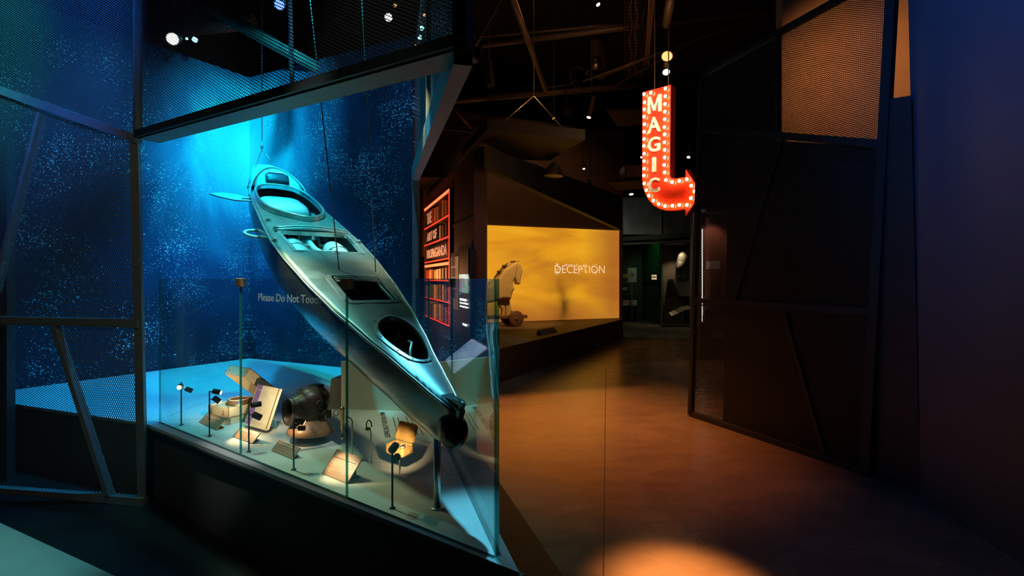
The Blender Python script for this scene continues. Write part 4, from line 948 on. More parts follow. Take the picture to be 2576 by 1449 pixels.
# ================================================================== aisle, sign, far exhibits
# right hand screen wall
RA = V((1.935, 5.87, 0)); RBb = V((2.70, 4.09, 0)); rdv = (RBb - RA).normalized()
def onr(u, v): return PL(u, v, RA, RBb)
rnn = rdv.cross(Z); rnn = rnn if rnn.x < 0 else -rnn
rp = thing('screen_partition', 'black expanded metal screen wall standing right of the aisle', 'partition', (RA + RBb) / 2)
def rbar(u0, v0, u1, v1, w_=.05, t_=.05, m='frame_dark'):
    a, b = onr(u0, v0), onr(u1, v1); bm = new_bm(); bm_bar(bm, a, b, t_, w_, up=(b - a).cross(rnn)); return part('frame_bar', bm, m, rp)
rbar(1738, 1043, 1766, 190, .05)
rbar(1764, 190, 2135, -14, .05)
rbar(2135, -14, 2242, -70, .05)
rbar(1762, 325, 2215, 362, .06)
rbar(1748, 756, 2192, 783, .05); rbar(1748, 766, 2192, 793, .012)
rbar(1738, 1041, 2180, 1190, .06)
rbar(1972, 345, 1850, 760, .022)
rbar(1976, 790, 2082, 1162, .03)
rbar(1957, 92, 1957, 335, .02)
rbar(2244, -10, 2178, 1190, .07)
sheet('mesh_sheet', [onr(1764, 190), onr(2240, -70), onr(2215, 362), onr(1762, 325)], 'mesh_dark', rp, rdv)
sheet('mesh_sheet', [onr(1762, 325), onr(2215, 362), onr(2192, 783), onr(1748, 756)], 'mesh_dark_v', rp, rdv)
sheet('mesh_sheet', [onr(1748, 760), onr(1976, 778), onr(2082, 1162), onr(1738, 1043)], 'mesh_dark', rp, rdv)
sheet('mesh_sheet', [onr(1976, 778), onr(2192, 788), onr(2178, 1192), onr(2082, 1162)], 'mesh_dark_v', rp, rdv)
# solid lining behind the screen, its end edge leaning
a0, a1 = onr(1796, 1040), onr(1812, 345); a0.z = 0; b0, b1 = onr(2190, 1190), onr(2212, 366); b0.z = 0
off = -rnn * .12
bm = new_bm(); bm_prism(bm, [a0 + off, b0 + off, b1 + off, a1 + off], off * .5); struct('wall_lining', bm, 'wall_dark')
# tan wall far above and behind, caught by the orange spot
bm = new_bm(); bm_prism(bm, [V((3.27, 6.5, 2.9)), V((6.6, 5.9, 2.9)), V((6.6, 5.9, 6.4)), V((3.27, 6.5, 6.4))], V((0, .15, 0))); struct('wall_upper_right', bm, 'wall_orange')
bm = new_bm(); bm_prism(bm, [V((3.35, 6.3, 5.05)), V((4.6, 6.1, 6.4)), V((3.35, 6.3, 6.4))], V((0, .05, 0)))
solo('ceiling_fin', bm, 'wall_dark', 'dark triangular fin hanging before the tan upper wall', 'fin')
# solid return between the screen and the big wall
s0 = G(2182, 1192); s1_ = G(2315, 1250); s0.z = s1_.z = 0
h0_ = PL(2215, 252, s0, s1_); h1_ = PL(2292, 240, s0, s1_)
bm = new_bm(); bm_prism(bm, [s0, s1_, h1_, h0_], V((.05, .09, 0))); struct('wall_return', bm, 'wall_charcoal')
w0 = G(2315, 1250); w1 = G(2570, 1420); w0.z = 0; w1.z = 0; wdd = (w1 - w0).normalized(); wtop = PL(2272, -100, w0, w1)
bm = new_bm(); bm_prism(bm, [w0, w0 + wdd * 6, w0 + wdd * 6 + Z * 5, V((wtop.x, wtop.y, 5)), ], V((.12, 0, 0))); struct('wall_right', bm, 'wall_blue')

# lit showcase seen through the screen
sv = thing('showcase', 'lit showcase seen through the right hand screen wall', 'showcase', (3.6, 10.2, 0))
x0, x1, yF, yB = 3.46, 4.4, 9.9, 10.25
bm = new_bm(); bm_box(bm, ((x0 + x1) / 2, (yF + yB) / 2, .2), X, Y, Z, x1 - x0, yB - yF, .4); part('base', bm, 'frame_dark', sv)
bm = new_bm(); bm_box(bm, ((x0 + x1) / 2, yB, 1.6), X, Y, Z, x1 - x0, .03, 2.3); part('back_board', bm, mat('rust_red_board', (.2, .07, .04), .6), sv)
bm = new_bm(); bm_box(bm, ((x0 + x1) / 2, (yF + yB) / 2, 2.75), X, Y, Z, x1 - x0, yB - yF, .06); part('top', bm, 'frame', sv)
bm = new_bm(); bm_box(bm, (x0 + .02, (yF + yB) / 2, 1.56), X, Y, Z, .02, yB - yF, 2.35); part('side_board', bm, 'wall_dark', sv)
bm = new_bm(); bm_box(bm, (3.58, yF + .2, 1.55), X, Y, Z, .012, .012, 1.75); part('light_strip', bm, 'led_white', sv)
bm = new_bm(); bm_box(bm, (3.8, yB - .1, 1.75), X, Y, Z, .25, .02, .15); part('small_sign', bm, 'white', sv)
spot('spot_showcase', (3.8, 10.0, 2.65), (3.8, 10.15, .6), (1, .62, .45), 12, 120, .8)
bm = new_bm(); bm_box(bm, (3.66, 10.1, .61), X, Y, Z, .16, .16, .42, .02); bm_lathe(bm, (3.66, 10.1, .82), Z, [(0, .05), (.06, .07), (.12, .05), (.14, .01)], 14); solo('dark_bust', bm, 'black', 'dark object on the floor of the showcase behind the screen', 'statue')

# ---- MAGIC sign
S0 = V((1.66, 6.80, 0)); SDr = V((.711, -.703, 0)).normalized()
def cr(x, y): return (1580 + x / 3.814, 180 + y / 3.814)
def sg(x, y):
    return PL(*cr(x, y), S0, S0 + SDr)
sN = SDr.cross(Z); sN = sN if sN.y < 0 else -sN
sign = thing('magic_sign', 'red arrow shaped MAGIC sign edged with glowing bulbs', 'sign', sg(140, 200))
outl = [(138, 200), (410, 125), (402, 985), (406, 1008), (418, 1022), (440, 1027), (550, 1012), (553, 935), (707, 1163), (550, 1392), (548, 1320), (470, 1333), (370, 1335), (310, 1320), (250, 1288), (200, 1235), (165, 1170), (145, 1110), (136, 1040)]
P = [sg(*q) for q in outl]
bm = new_bm(); bm_prism(bm, [p - sN * .0 for p in P], -sN * .125)
bmesh.ops.recalc_face_normals(bm, faces=bm.faces)
for f in bm.faces: f.material_index = 0 if f.normal.dot(sN) > .9 else 1
part('sign_box', bm, ['signface', 'signside'], sign, recalc=False)
bulbs = [(165, 222), (170, 300), (167, 368), (165, 437), (168, 510), (165, 582), (165, 652), (163, 717), (165, 792), (165, 863), (165, 935), (163, 1000), (166, 1076), (186, 1140), (210, 1193), (254, 1240), (305, 1273), (365, 1292), (435, 1290), (503, 1282), (574, 1282), (614, 1217), (648, 1153), (616, 1097), (574, 1037), (502, 1053), (433, 1063), (374, 1043), (362, 970), (358, 900), (362, 828), (363, 755), (360, 682), (362, 607), (360, 538), (363, 462), (365, 390), (366, 317), (368, 242), (370, 168), (230, 208)]
pos = [sg(x, y) + sN * .028 for x, y in bulbs]
bm = new_bm(); bm_lathe(bm, V((0, 0, 0)), sN, [(-.019, .004), (-.014, .014), (-.005, .0195), (.004, .0195), (.012, .015), (.018, .006)], 12); me_o = link_mesh('bulb', bm, 'bulb'); me_o.parent = sign
bm = new_bm(); bm_lathe(bm, sN * -.028, sN, [(0, .022), (.006, .021), (.012, .014)], 12); so_o = link_mesh('socket', bm, 'black'); so_o.parent = me_o
me_o.location = pos[0] - sign.location
for p in pos[1:]:
    c = copy_tree(me_o, sign); c.location = p - sign.location
for ch, (a, b, c_, d) in zip('MAGIC', ((201, 232, 325, 396), (200, 436, 318, 585), (203, 628, 313, 772), (241, 822, 273, 965), (204, 1018, 307, 1158))):
    o0 = sg((a), d) ; wv = (sg(c_, d) - o0); wv.z = 0; hh = sg(a, b).z - o0.z
    o0 = V((o0.x, o0.y, (sg(a, d).z + sg(c_, d).z) / 2))
    if ch == 'M':
        mp2 = [(0, 0), (.2, 0), (.2, .62), (.42, .1), (.58, .1), (.8, .62), (.8, 0), (1, 0), (1, 1), (.8, 1), (.5, .36), (.2, 1), (0, 1)]
        bm = new_bm(); bm_prism(bm, [o0 + sN * .004 + SDr * (a_ * wv.length) + Z * (b_ * hh * .97) for a_, b_ in mp2], sN * .03)
    else: bm = text_bm(ch, o0 + sN * .004, SDr, Z, width=wv.length, height=hh * .97, depth=.03, fat=.022)
    part('letter', bm, 'letters', sign)
rh = thing('sign_hanger', 'pair of thin rods hanging the MAGIC sign from the ceiling', 'hanger', sg(240, 165))
for x, y in ((232, 180), (365, 140)):
    p = sg(x, y) - sN * .06; bm = new_bm(); bm_tube(bm, [p, V((p.x, p.y, CEIL))], .007, 8); part('rod', bm, 'pipe', rh)

# ---- projection niche with the wooden horse
NL = V((-.80, 12.05, 0)); NR = V((2.72, 13.55, 0)); nd = (NR - NL).normalized(); nn2 = nd.cross(Z); nn2 = nn2 if nn2.y < 0 else -nn2
def onn(u, v): return PL(u, v, NL, NR)
K0 = V((-.30, 7.45, 0)); K1 = V((2.68, 13.12, 0)); PZ = .49
bm = new_bm(); bm_prism(bm, [K0 + V((-.04, -.08, 0)), K1, NR + nn2 * .02, NL - nd * .5 + nn2 * .02, V((-1.30, 11.5, 0)), V((-.64, 9.2, 0)), V((-.34, 8.0, 0))], Z * PZ)
solo('horse_platform', bm, 'wall_brown', 'wedge shaped brown platform under the wooden horse', 'platform')
bm = new_bm(); bm_prism(bm, [NL - nd * 1.2, NR + nd * .1, NR + nd * .1 + Z * 5.2, NL - nd * 1.2 + Z * 5.2], -nn2 * .15); struct('wall_niche', bm, 'wall_brown')
# screen picture
def sc_build(nt):
    uv = N_(nt, 'ShaderNodeUVMap'); sp = N_(nt, 'ShaderNodeSeparateXYZ'); nt.links.new(uv.outputs[0], sp.inputs[0])
    mp = N_(nt, 'ShaderNodeMapping'); mp.inputs['Scale'].default_value = (.4, 1.2, 1); nt.links.new(uv.outputs[0], mp.inputs[0])
    n1 = N_(nt, 'ShaderNodeTexNoise'); n1.inputs['Scale'].default_value = 1.1; n1.inputs['Distortion'].default_value = .6; n1.inputs['Detail'].default_value = 4; nt.links.new(mp.outputs[0], n1.inputs[0])
    col = ramp(nt, n1.outputs['Fac'], [(.3, (.50, .17, .015)), (.5, (.80, .33, .012)), (.7, (.92, .46, .02))])
    # redder lower and right borders, as in the film frame
    e1 = math_(nt, 'MULTIPLY', math_(nt, 'SUBTRACT', sp.outputs[0], 2.9), 1.2, True)
    e2 = math_(nt, 'MULTIPLY', math_(nt, 'SUBTRACT', .62, sp.outputs[1]), 1.6, True)
    col = mix(nt, math_(nt, 'MULTIPLY', math_(nt, 'MAXIMUM', e1, e2), .75), col, (.34, .09, .02))
    # smoky dark streak
    dx = math_(nt, 'DIVIDE', math_(nt, 'SUBTRACT', math_(nt, 'SUBTRACT', sp.outputs[0], 2.33), math_(nt, 'MULTIPLY', math_(nt, 'SINE', math_(nt, 'MULTIPLY', sp.outputs[1], 5)), .08)), .15)
    g = math_(nt, 'DIVIDE', 1.0, math_(nt, 'ADD', 1.0, math_(nt, 'MULTIPLY', dx, dx)))
    n2 = N_(nt, 'ShaderNodeTexNoise'); n2.inputs['Scale'].default_value = 2.2; nt.links.new(uv.outputs[0], n2.inputs[0])
    g = math_(nt, 'MULTIPLY', math_(nt, 'MULTIPLY', g, math_(nt, 'MULTIPLY', math_(nt, 'SUBTRACT', 1.35, sp.outputs[1]), 1.1, True)), math_(nt, 'MULTIPLY', n2.outputs['Fac'], 1.5))
    col = mix(nt, g, col, (.14, .05, .006))
    vo = N_(nt, 'ShaderNodeTexVoronoi'); vo.inputs['Scale'].default_value = 16; nt.links.new(uv.outputs[0], vo.inputs[0])
    cs = N_(nt, 'ShaderNodeSeparateColor'); nt.links.new(vo.outputs['Color'], cs.inputs[0])
    st_ = math_(nt, 'MULTIPLY', math_(nt, 'LESS_THAN', vo.outputs['Distance'], math_(nt, 'MULTIPLY', math_(nt, 'POWER', cs.outputs[0], 4), .12)), .55)
    col = mix(nt, st_, col, (1, .7, .3))
    return col, 0.95
M['screen'] = emission_screen('projected_film', sc_build)
zl0, zl1 = PZ + .01, 2.70
ps0 = onn(1180, 812); ps0.z = zl0; ps1 = onn(1556, 803); ps1.z = zl0; up_ = Z * (zl1 - zl0)
bm = new_bm(); bm_prism(bm, [ps0 + nn2 * .03, ps1 + nn2 * .03, ps1 + nn2 * .03 + up_, ps0 + nn2 * .03 + up_], -nn2 * .025)
scr = solo('projection_screen', bm, 'screen', 'amber projection screen behind the wooden horse', 'screen', loc=(ps0.x, ps0.y, zl0)); uv_plane(scr, ps0, nd, Z)
d0 = onn(1394, 687); d1 = onn(1519, 687); d1h = onn(1394, 667.5).z - d0.z
M['title_glow'] = mat('projected_title', (1, .8, .6), .5, emit=(1, .72, .5), es=.95)
fonts = text_bm('DECEPTION', V((d0.x, d0.y, d0.z)) + nn2 * .034, nd, Z, width=(d1 - d0).length * 1.0, height=d1h, depth=.001, fat=-.012)
tt = part('title_lettering', fonts, 'title_glow', scr)
bm = new_bm()
for i in range(60):
    a = random.random() ** 2.2; x = d0 + nd * ((d1 - d0).length * a * .9 + .05); z = d0.z + d1h * random.uniform(-.15, 1.2)
    bm_box(bm, V((x.x, x.y, z)) + nn2 * .033, nd, nn2, Z, random.uniform(.01, .10), .001, random.uniform(.003, .012))
o = part('title_sparks', bm, 'title_glow', scr); o['kind'] = 'stuff'
# raking fascia above the platform
fz0 = PL(1223, 425, K0, K1); fz1 = PL(1562, 578, K0, K1); fz2 = PL(1562, 492, K0, K1); fz3 = PL(1223, 380, K0, K1)
kd = (K1 - K0).normalized(); kn = kd.cross(Z); kn = kn if kn.x > 0 else -kn
bm = new_bm(); bm_prism(bm, [fz0 - kd * .05 + Z * .02, fz1 + kd * .1, fz2 + kd * .1, V((fz3.x, fz3.y, 3.3)) - kd * .05], -kn * .12); struct('wall_fascia', bm, 'wall_dark')
# pier left of the screen and the long dark wall with the bookcase
c0_ = AT(1193, 700, 7.5); c1_ = AT(1223, 700, 7.55)
bm = new_bm(); bm_prism(bm, [V((c0_.x, 7.5, 0)), V((c1_.x, 7.55, 0)), V((c1_.x, 7.9, 0)), V((c0_.x, 7.9, 0))], Z * 3.2); struct('wall_pier', bm, mat('pier_red_brown', (.12, .05, .03), .55, scale=3))
W0 = V((-.53, 7.5, 0)); WQ = V((-.446, 1.4, 0)).normalized(); W1_ = W0 + WQ * 7
wt0 = PL(1192, 393, W0, W1_).z
wn3 = WQ.cross(Z); wn3 = wn3 if wn3.x < 0 else -wn3
def onw3(u, v, d=0.0): return PL(u, v, W0 + wn3 * d, W1_ + wn3 * d)
bk_a = (onw3(1130, 700, .05) - W0).dot(WQ) - .07; bk_b = (onw3(1068, 700, .05) - W0).dot(WQ) + .07
def wpiece(a, b, z0, z1): bm = new_bm(); bm_prism(bm, [W0 + WQ * a + Z * z0, W0 + WQ * b + Z * z0, W0 + WQ * b + Z * z1, W0 + WQ * a + Z * z1], -wn3 * .12); struct('wall_bookcase', bm, 'wall_brown')
wpiece(0, bk_a, 0, 3.3); wpiece(bk_a, bk_b, 3.05, 3.3); wpiece(bk_b, 7, 0, 3.3)
a_, b_ = onw3(1191, 548), onw3(1133, 572); bm = new_bm(); bm_bar(bm, a_ + wn3 * .01, b_ + wn3 * .01, .02, .05); struct('trim_2', bm, 'wall_brown')

# bookcase: THE ART OF PROPAGANDA
B0_ = onw3(1130, 700, .05); B1_ = onw3(1068, 700, .05); bdv = (B1_ - B0_); bdv.z = 0; BL = bdv.length; bdv.normalize()
zT = 2.97; zBt = .70
bk = thing('lit_bookcase', 'tall bookcase with red lit shelves reading THE ART OF PROPAGANDA', 'bookcase', (B0_.x + wn3.x * .15, B0_.y + wn3.y * .15, 0))
def bkp(a, d, z): return V((B0_.x, B0_.y, 0)) + bdv * a + wn3 * (d - .32) + Z * z
bm = new_bm(); bm_box(bm, bkp(BL / 2, .03, (zT + zBt) / 2), bdv, wn3, Z, BL + .1, .04, zT - zBt + .1); part('back_board', bm, 'black', bk)
for a in (-.05, BL + .02):
    bm = new_bm(); bm_box(bm, bkp(a, .17, (zT + zBt) / 2), bdv, wn3, Z, .06, .3, zT - zBt + .1); part('side_panel', bm, 'black', bk)
bm = new_bm(); bm_box(bm, bkp(BL / 2, .17, .33), bdv, wn3, Z, BL + .1, .3, .66); part('plinth', bm, 'black', bk)
# shelf heights read at the near end
fr = [0, .215, .41, .60, .655, .80, .925, 1.0]
fr = [(v - 485) / 330 for v in (485, 545, 597, 650, 662, 705, 758, 815)]
zs = [zT - (zT - zBt) * f for f in fr]
for i, z in enumerate(zs):
    bm = new_bm(); bm_box(bm, bkp(BL / 2, .17, z), bdv, wn3, Z, BL, .29, .02); shf = part('shelf', bm, 'bakelite', bk)
    bm = new_bm(); bm_box(bm, bkp(BL / 2, .322, z), bdv, wn3, Z, BL, .012, .02 if i not in (0, 4) else .05); part('light_strip', bm, 'led_hot' if i in (0, 4) else 'led_red', shf)
for a in (0, BL - .01):
    bm = new_bm(); bm_box(bm, bkp(a, .322, (zT + zBt) / 2), bdv, wn3, Z, .014, .012, zT - zBt); part('light_strip', bm, 'led_red', bk)
area('area_bookcase', bkp(BL / 2, 1.1, 1.25), bkp(BL / 2, 0, 1.2), (1, .36, .14), 40, 1.2, 1.0)
words = {0: 'THE', 1: 'ART OF', 2: 'PROPAGANDA'}; frac = {0: (.95, .72), 1: (.95, .50), 2: (.95, .12)}
for i in range(3):
    z0, z1 = zs[i + 1] + .03, zs[i] - .05; a1_, a0_ = frac[i][0] * BL, frac[i][1] * BL
    bm = new_bm(); bm_box(bm, bkp((a0_ + a1_) / 2, .27, (z0 + z1) / 2), bdv, wn3, Z, a1_ - a0_ + .06, .02, z1 - z0); part('letter_board', bm, 'black', bk)
    bm = text_bm(words[i], bkp(a1_ - .02, .285, z0 + .05), -bdv, Z, width=a1_ - a0_ - .05, height=z1 - z0 - .1, depth=.012, fat=.01); part('lettering', bm, mat('shelf_letters_%d' % i, (.8, .55, .4), .5, emit=(1, .5, .3), es=.25), bk)
cols = [(.5, .35, .15), (.6, .12, .06), (.12, .2, .12), (.7, .5, .3), (.15, .1, .08), (.65, .45, .1), (.5, .4, .35), (.2, .08, .05)]
bms = [mat('book_cover_%d' % i, c, .6, scale=30, var=.4) for i, c in enumerate(cols)]
bbm = new_bm(); bm_box(bbm, (0, 0, .5), bdv, wn3, Z, 1, 1, 1)
proto = None; cnt = 0
meshes = []
for mm in bms:
    b_ = new_bm(); bm_box(b_, (0, 0, .5), X, Y, Z, 1, 1, 1); me = bpy.data.meshes.new('book'); b_.to_mesh(me); b_.free(); me.materials.append(mm); meshes.append(me)
bang = math.atan2(bdv.y, bdv.x)
rown = ['top', 'second', 'third', '', 'fourth', 'fifth', 'bottom']
colname = ['tan', 'red', 'green', 'sandy', 'dark brown', 'ochre', 'grey beige', 'maroon']
for i in (0, 1, 2, 4, 5, 6):
    z0, z1 = zs[i + 1] + .012, zs[i] - .06
    lim = {0: .66, 1: .44, 2: .08}.get(i, .97) * BL
    a = .05; n_ = 9 if i > 3 else 9
    step = .93 * BL / 9
    while a < lim - .05:
        wb_ = step * random.uniform(.45, .7); h_ = (z1 - z0) * random.uniform(.82, .98); k = random.randrange(8)
        o = bpy.data.objects.new('book', meshes[k]); COL.objects.link(o); o.location = bkp(a + wb_ / 2, .2, z0); o.rotation_euler = (0, 0, bang); o.scale = (wb_, .2, h_)
        tag(o, '%s book, %s from the near end, %s shelf of red lit bookcase' % (colname[k], ['first', 'second', 'third', 'fourth', 'fifth', 'sixth', 'seventh', 'eighth', 'ninth', 'tenth'][int(round((a - .05) / step))], rown[i]), 'book', 'books in the red lit bookcase')
        a += step
bbm.free()
# display unit with two screens beside the bookcase
m0, m1 = onw3(1134, 700, .1), onw3(1181, 700, .1); L_ = (V((m0.x, m0.y, 0)) - V((m1.x, m1.y, 0))).length
def mp_(a, d, z): return V((m1.x, m1.y, 0)) + WQ * a + wn3 * (d - .21) + Z * z
mu = thing('media_cabinet', 'tall black cabinet with a lit showcase and a picture screen', 'cabinet', mp_(L_ / 2, .15, 0))
bm = new_bm(); bm_box(bm, mp_(L_ / 2, .16, .95), WQ, wn3, Z, L_, .09, 1.9); part('cabinet_body', bm, 'black', mu)
def v_on(v, a): p = mp_(a, .21, 0); return 1.5 - (v - 700) / F * p.y
def pic_build(nt):
    tc = N_(nt, 'ShaderNodeTexCoord'); vo = N_(nt, 'ShaderNodeTexVoronoi'); vo.inputs['Scale'].default_value = 9; nt.links.new(tc.outputs['Object'], vo.inputs[0])
    hs = N_(nt, 'ShaderNodeHueSaturation'); hs.inputs['Saturation'].default_value = .6; nt.links.new(vo.outputs['Color'], hs.inputs['Color']); return hs.outputs[0], .9
M['picture'] = emission_screen('picture_screen', pic_build)
lw = L_ * .45
bm = new_bm(); bm_box(bm, mp_(lw / 2 + .04, .216, (v_on(690, lw / 2) + v_on(737, lw / 2)) / 2), WQ, wn3, Z, lw, .012, v_on(690, lw / 2) - v_on(737, lw / 2)); part('picture_screen', bm, 'picture', mu)
bm = new_bm(); bm_box(bm, mp_(lw / 2 + .04, .213, 1.75), WQ, wn3, Z, lw, .012, .45); part('upper_panel', bm, 'frame_dark', mu)
bm = new_bm(); z_ = v_on(745, lw / 2)
for k, s in enumerate(('TOUCH TO EXPLORE', 'the posters and broadcasts', 'that shaped opinion')): merge(bm, text_bm(s, mp_(lw + .02, .214, z_ - .07 - .05 * k), -WQ, Z, width=lw * (.9 - .15 * (k == 0)), height=.03, depth=.002))
merge(bm, text_bm('START', mp_(lw * .7, .214, z_ - .42), -WQ, Z, width=lw * .5, height=.03, depth=.002)); part('screen_text', bm, 'lens_white', mu)
bpy.data.materials['lens_white']
bm = new_bm(); bm_box(bm, mp_(L_ * .76, .213, (v_on(648, L_) + v_on(775, L_)) / 2), WQ, wn3, Z, L_ * .4, .01, v_on(648, L_) - v_on(775, L_)); part('niche_back', bm, mat('lit_niche', (.6, .35, .2), .6, emit=(1, .45, .2), es=.22), mu)
for k in range(4):
    bm = new_bm(); zc = v_on(660 + 26 * k, L_); bm_box(bm, mp_(L_ * .76, .235, zc), WQ, wn3, Z, L_ * .12, .03, .14, .005); part('niche_object', bm, 'paper', mu)
bm = new_bm(); bm_tube(bm, [mp_(-.02, .2, 0), mp_(-.02, .2, 1.92)], .012, 8); part('edge_post', bm, 'frame_dark', mu)

# wooden horse
HW = 1.0; hy = 11.45
def hh(u, v, off=0.0):                                # on a plane parallel to the screen
    p = PL(u, v, V((0, hy, 0)), V((0, hy, 0)) + nd); return p + nn2 * off
hs_ = thing('wooden_horse', 'pale wooden toy horse on wheels in front of the amber screen', 'horse', V((-.6, 11.2, PZ)))
def htube(name, pts, rad, m='horse', flat=1.0):
    bm = new_bm(); tmp = new_bm(); bm_tube(tmp, [hh(u, v) for u, v in pts], [r / F * hy for r in rad], 18); merge(bm, tmp); return part(name, bm, m, hs_, smooth=True)
def hc_(x, y): return (1180 + x / 4.83, 560 + y / 4.83)
def hslab(name, pts, wd_, m='horse', bev=.045):
    bm = new_bm(); bm_prism(bm, [hh(*hc_(x, y), wd_ / 2) for x, y in pts], nn2 * -wd_); bmesh.ops.recalc_face_normals(bm, faces=bm.faces)
    side = [e for e in bm.edges if sum(abs(f.normal.dot(nn2)) > .9 for f in e.link_faces) == 1]
    bmesh.ops.bevel(bm, geom=side, offset=bev, segments=4, affect='EDGES', profile=.5, clamp_overlap=True); return part(name, bm, m, hs_)
hslab('body', [(-160, 800), (-110, 768), (0, 770), (120, 790), (200, 770), (262, 720), (330, 670), (372, 603), (430, 545), (505, 492), (560, 480), (560, 560), (540, 660), (520, 690), (505, 730), (508, 765), (525, 805), (505, 840), (487, 900), (480, 930), (380, 925), (250, 970), (0, 990), (-120, 960), (-170, 900)], .34, bev=.07)
hslab('head', [(515, 490), (550, 472), (592, 482), (622, 520), (638, 580), (626, 640), (613, 700), (613, 740), (590, 753), (562, 745), (551, 700), (533, 668), (520, 600)], .17, bev=.04)
hslab('front_leg', [(380, 900), (487, 880), (485, 960), (496, 1005), (502, 1045), (505, 1140), (440, 1140), (437, 1045), (425, 1005)], .12, bev=.025)
hslab('front_leg', [(345, 900), (400, 900), (425, 1000), (432, 1060), (432, 1140), (385, 1140), (392, 1060), (350, 985)], .12, 'horse', .025)
hslab('rear_leg', [(-160, 900), (-60, 900), (-75, 1000), (-65, 1140), (-120, 1140), (-130, 1000)], .12, bev=.025)
hslab('ear', [(583, 500), (590, 468), (598, 462), (602, 500)], .03, 'horse_dark', .004)
for u, v in ((1257, 684), (1270, 669.5), (1291, 659.5)):
    bm = new_bm(); bm_lathe(bm, hh(u, v, -.10), nn2, [(0, .03), (.20, .03)], 14); part('mane_peg', bm, 'horse_dark', hs_)
bm = new_bm(); bm_tube(bm, [hh(u, v) for u, v in ((1243, 699), (1254, 684), (1266, 670), (1278, 661))], .012, 6); part('mane_rope', bm, 'horse_dark', hs_)
wz = PZ + .165
for u in (1288, 1165):
    c = hh(u, 799, .2); c.z = wz
    bm = new_bm(); bm_lathe(bm, c, nn2, [(0, .163), (.05, .163), (.055, .155), (.055, .04), (.055, .03), (.07, .028), (.071, .01)], 32); part('wheel', bm, 'horse_dark', hs_)
    c2 = hh(u, 799, -.25); c2.z = wz; bm = new_bm(); bm_lathe(bm, c2, nn2, [(0, .163), (.05, .163)], 28); part('wheel', bm, 'horse_dark', hs_)
    bm = new_bm(); bm_tube(bm, [c2, c], .025, 10); part('axle', bm, 'horse_dark', hs_)
a_ = hh(1142, 797); b_ = hh(1320, 797); a_.z = b_.z = wz + .03
bm = new_bm(); bm_bar(bm, a_, b_, .3, .07, bevel=.01); part('base_plank', bm, 'horse_dark', hs_)
# notice on the platform edge and printed text
n0 = G(1364, 843, PZ); n1_ = G(1403, 836, PZ); ndv = (n1_ - n0); ndv.z = 0; nl = ndv.length; ndv.normalize(); nb = ndv.cross(Z); nb = nb if nb.y > 0 else -nb
nt_ = thing('climbing_notice', 'small tent notice asking visitors not to climb, on the platform edge', 'notice', n0)
bm = new_bm(); bm_prism(bm, [n0, n0 + nb * .09 + Z * .09, n0 + nb * .12], ndv * nl); part('tent_card', bm, 'black', nt_)
fc = (nb + Z).normalized(); fo = (Z - nb).normalized() * .003
bm = new_bm(); bm_prism(bm, [n0 + fo, n0 + ndv * nl + fo, n0 + ndv * nl + fc * .125 + fo, n0 + fc * .125 + fo], fo); part('card_face', bm, 'paper', nt_)
bm = new_bm(); merge(bm, text_bm('PLEASE DO NOT SIT OR', n0 + ndv * .03 + fc * .07 + fo * 2.2, ndv, fc, width=nl - .06, height=.034, depth=.001)); merge(bm, text_bm('CLIMB ON THE EXHIBIT', n0 + ndv * .03 + fc * .02 + fo * 2.2, ndv, fc, width=nl - .06, height=.034, depth=.001)); part('lettering', bm, 'ink_black', nt_)
pt0 = G(1262, 855, PZ + .002); pdx = kd; pdy = kd.cross(Z) * -1; pdy = Z.cross(kd)
bm = new_bm()
for k in range(7):
    a0_ = G(1243 + 9 * k, 848 + 3.0 * k + (1.0 if k > 1 else 0), PZ + .002)
    merge(bm, text_bm(['THE ORIGINAL DECEPTION', 'Greek legend tells of a wooden horse', 'left at the gates of Troy as a gift', 'with soldiers hidden deep inside', 'The city took it in and by morning', 'the gates stood open to the army', 'and the long siege was over'][k], a0_, kd, pdy, width=.62 if k else .5, height=.035, depth=.001))
tag(solo_o := link_mesh('platform_lettering', bm, 'ink_white'), 'pale printed text on the platform in front of the horse', 'lettering')

# ---- far end: metal panels, green wall, notice, vitrine
def FP(u, v, D): return AT(u, v, D)
bm = new_bm(); a_, b_ = FP(1562, 497, 15.5), FP(1664, 590, 15.5); bm_box(bm, ((a_.x + b_.x) / 2, 15.5, (a_.z + b_.z) / 2), X, Y, Z, b_.x - a_.x, .06, a_.z - b_.z); solo('sheet_metal_bulkhead', bm, 'duct', 'scuffed grey metal panel over the far doorway, left one', 'panel')
a_, b_ = FP(1668, 497, 15.5), FP(1742, 592, 15.5); bm = new_bm(); bm_box(bm, ((a_.x + b_.x) / 2, 15.5, (a_.z + b_.z) / 2), X, Y, Z, b_.x - a_.x, .06, a_.z - b_.z); solo('sheet_metal_bulkhead', bm, 'duct', 'scuffed grey metal panel over the far doorway, below the arrow', 'panel')
bm = new_bm(); bm_bar(bm, FP(1560, 602, 15.4), FP(1745, 590, 15.4), .12, .12); struct('trim_3', bm, 'frame_dark')
bm = new_bm(); bm_bar(bm, FP(1560, 613, 15.8), FP(1745, 603, 15.8), .1, .1); struct('trim_4', bm, 'frame')
a_, b_ = G(1592, 797), G(1664, 817)
gw = V((a_.x, a_.y, 0)); gw2 = V((b_.x, b_.y, 0)); bm = new_bm(); bm_prism(bm, [gw, gw2, gw2 + Z * 3.6, gw + Z * 3.6], V((.1, .1, 0))); struct('wall_green', bm, 'green')
def ong(u, v): return PL(u, v, gw, gw2)
gd_ = (gw2 - gw).normalized(); gn_ = gd_.cross(Z); gn_ = gn_ if gn_.y < 0 else -gn_
bm = new_bm(); bm_bar(bm, ong(1594, 708) + gn_ * .02, ong(1662, 711) + gn_ * .02, .02, .06); struct('trim_5', bm, 'frame_dark')
e0, e1_ = ong(1641, 706), ong(1658, 689)
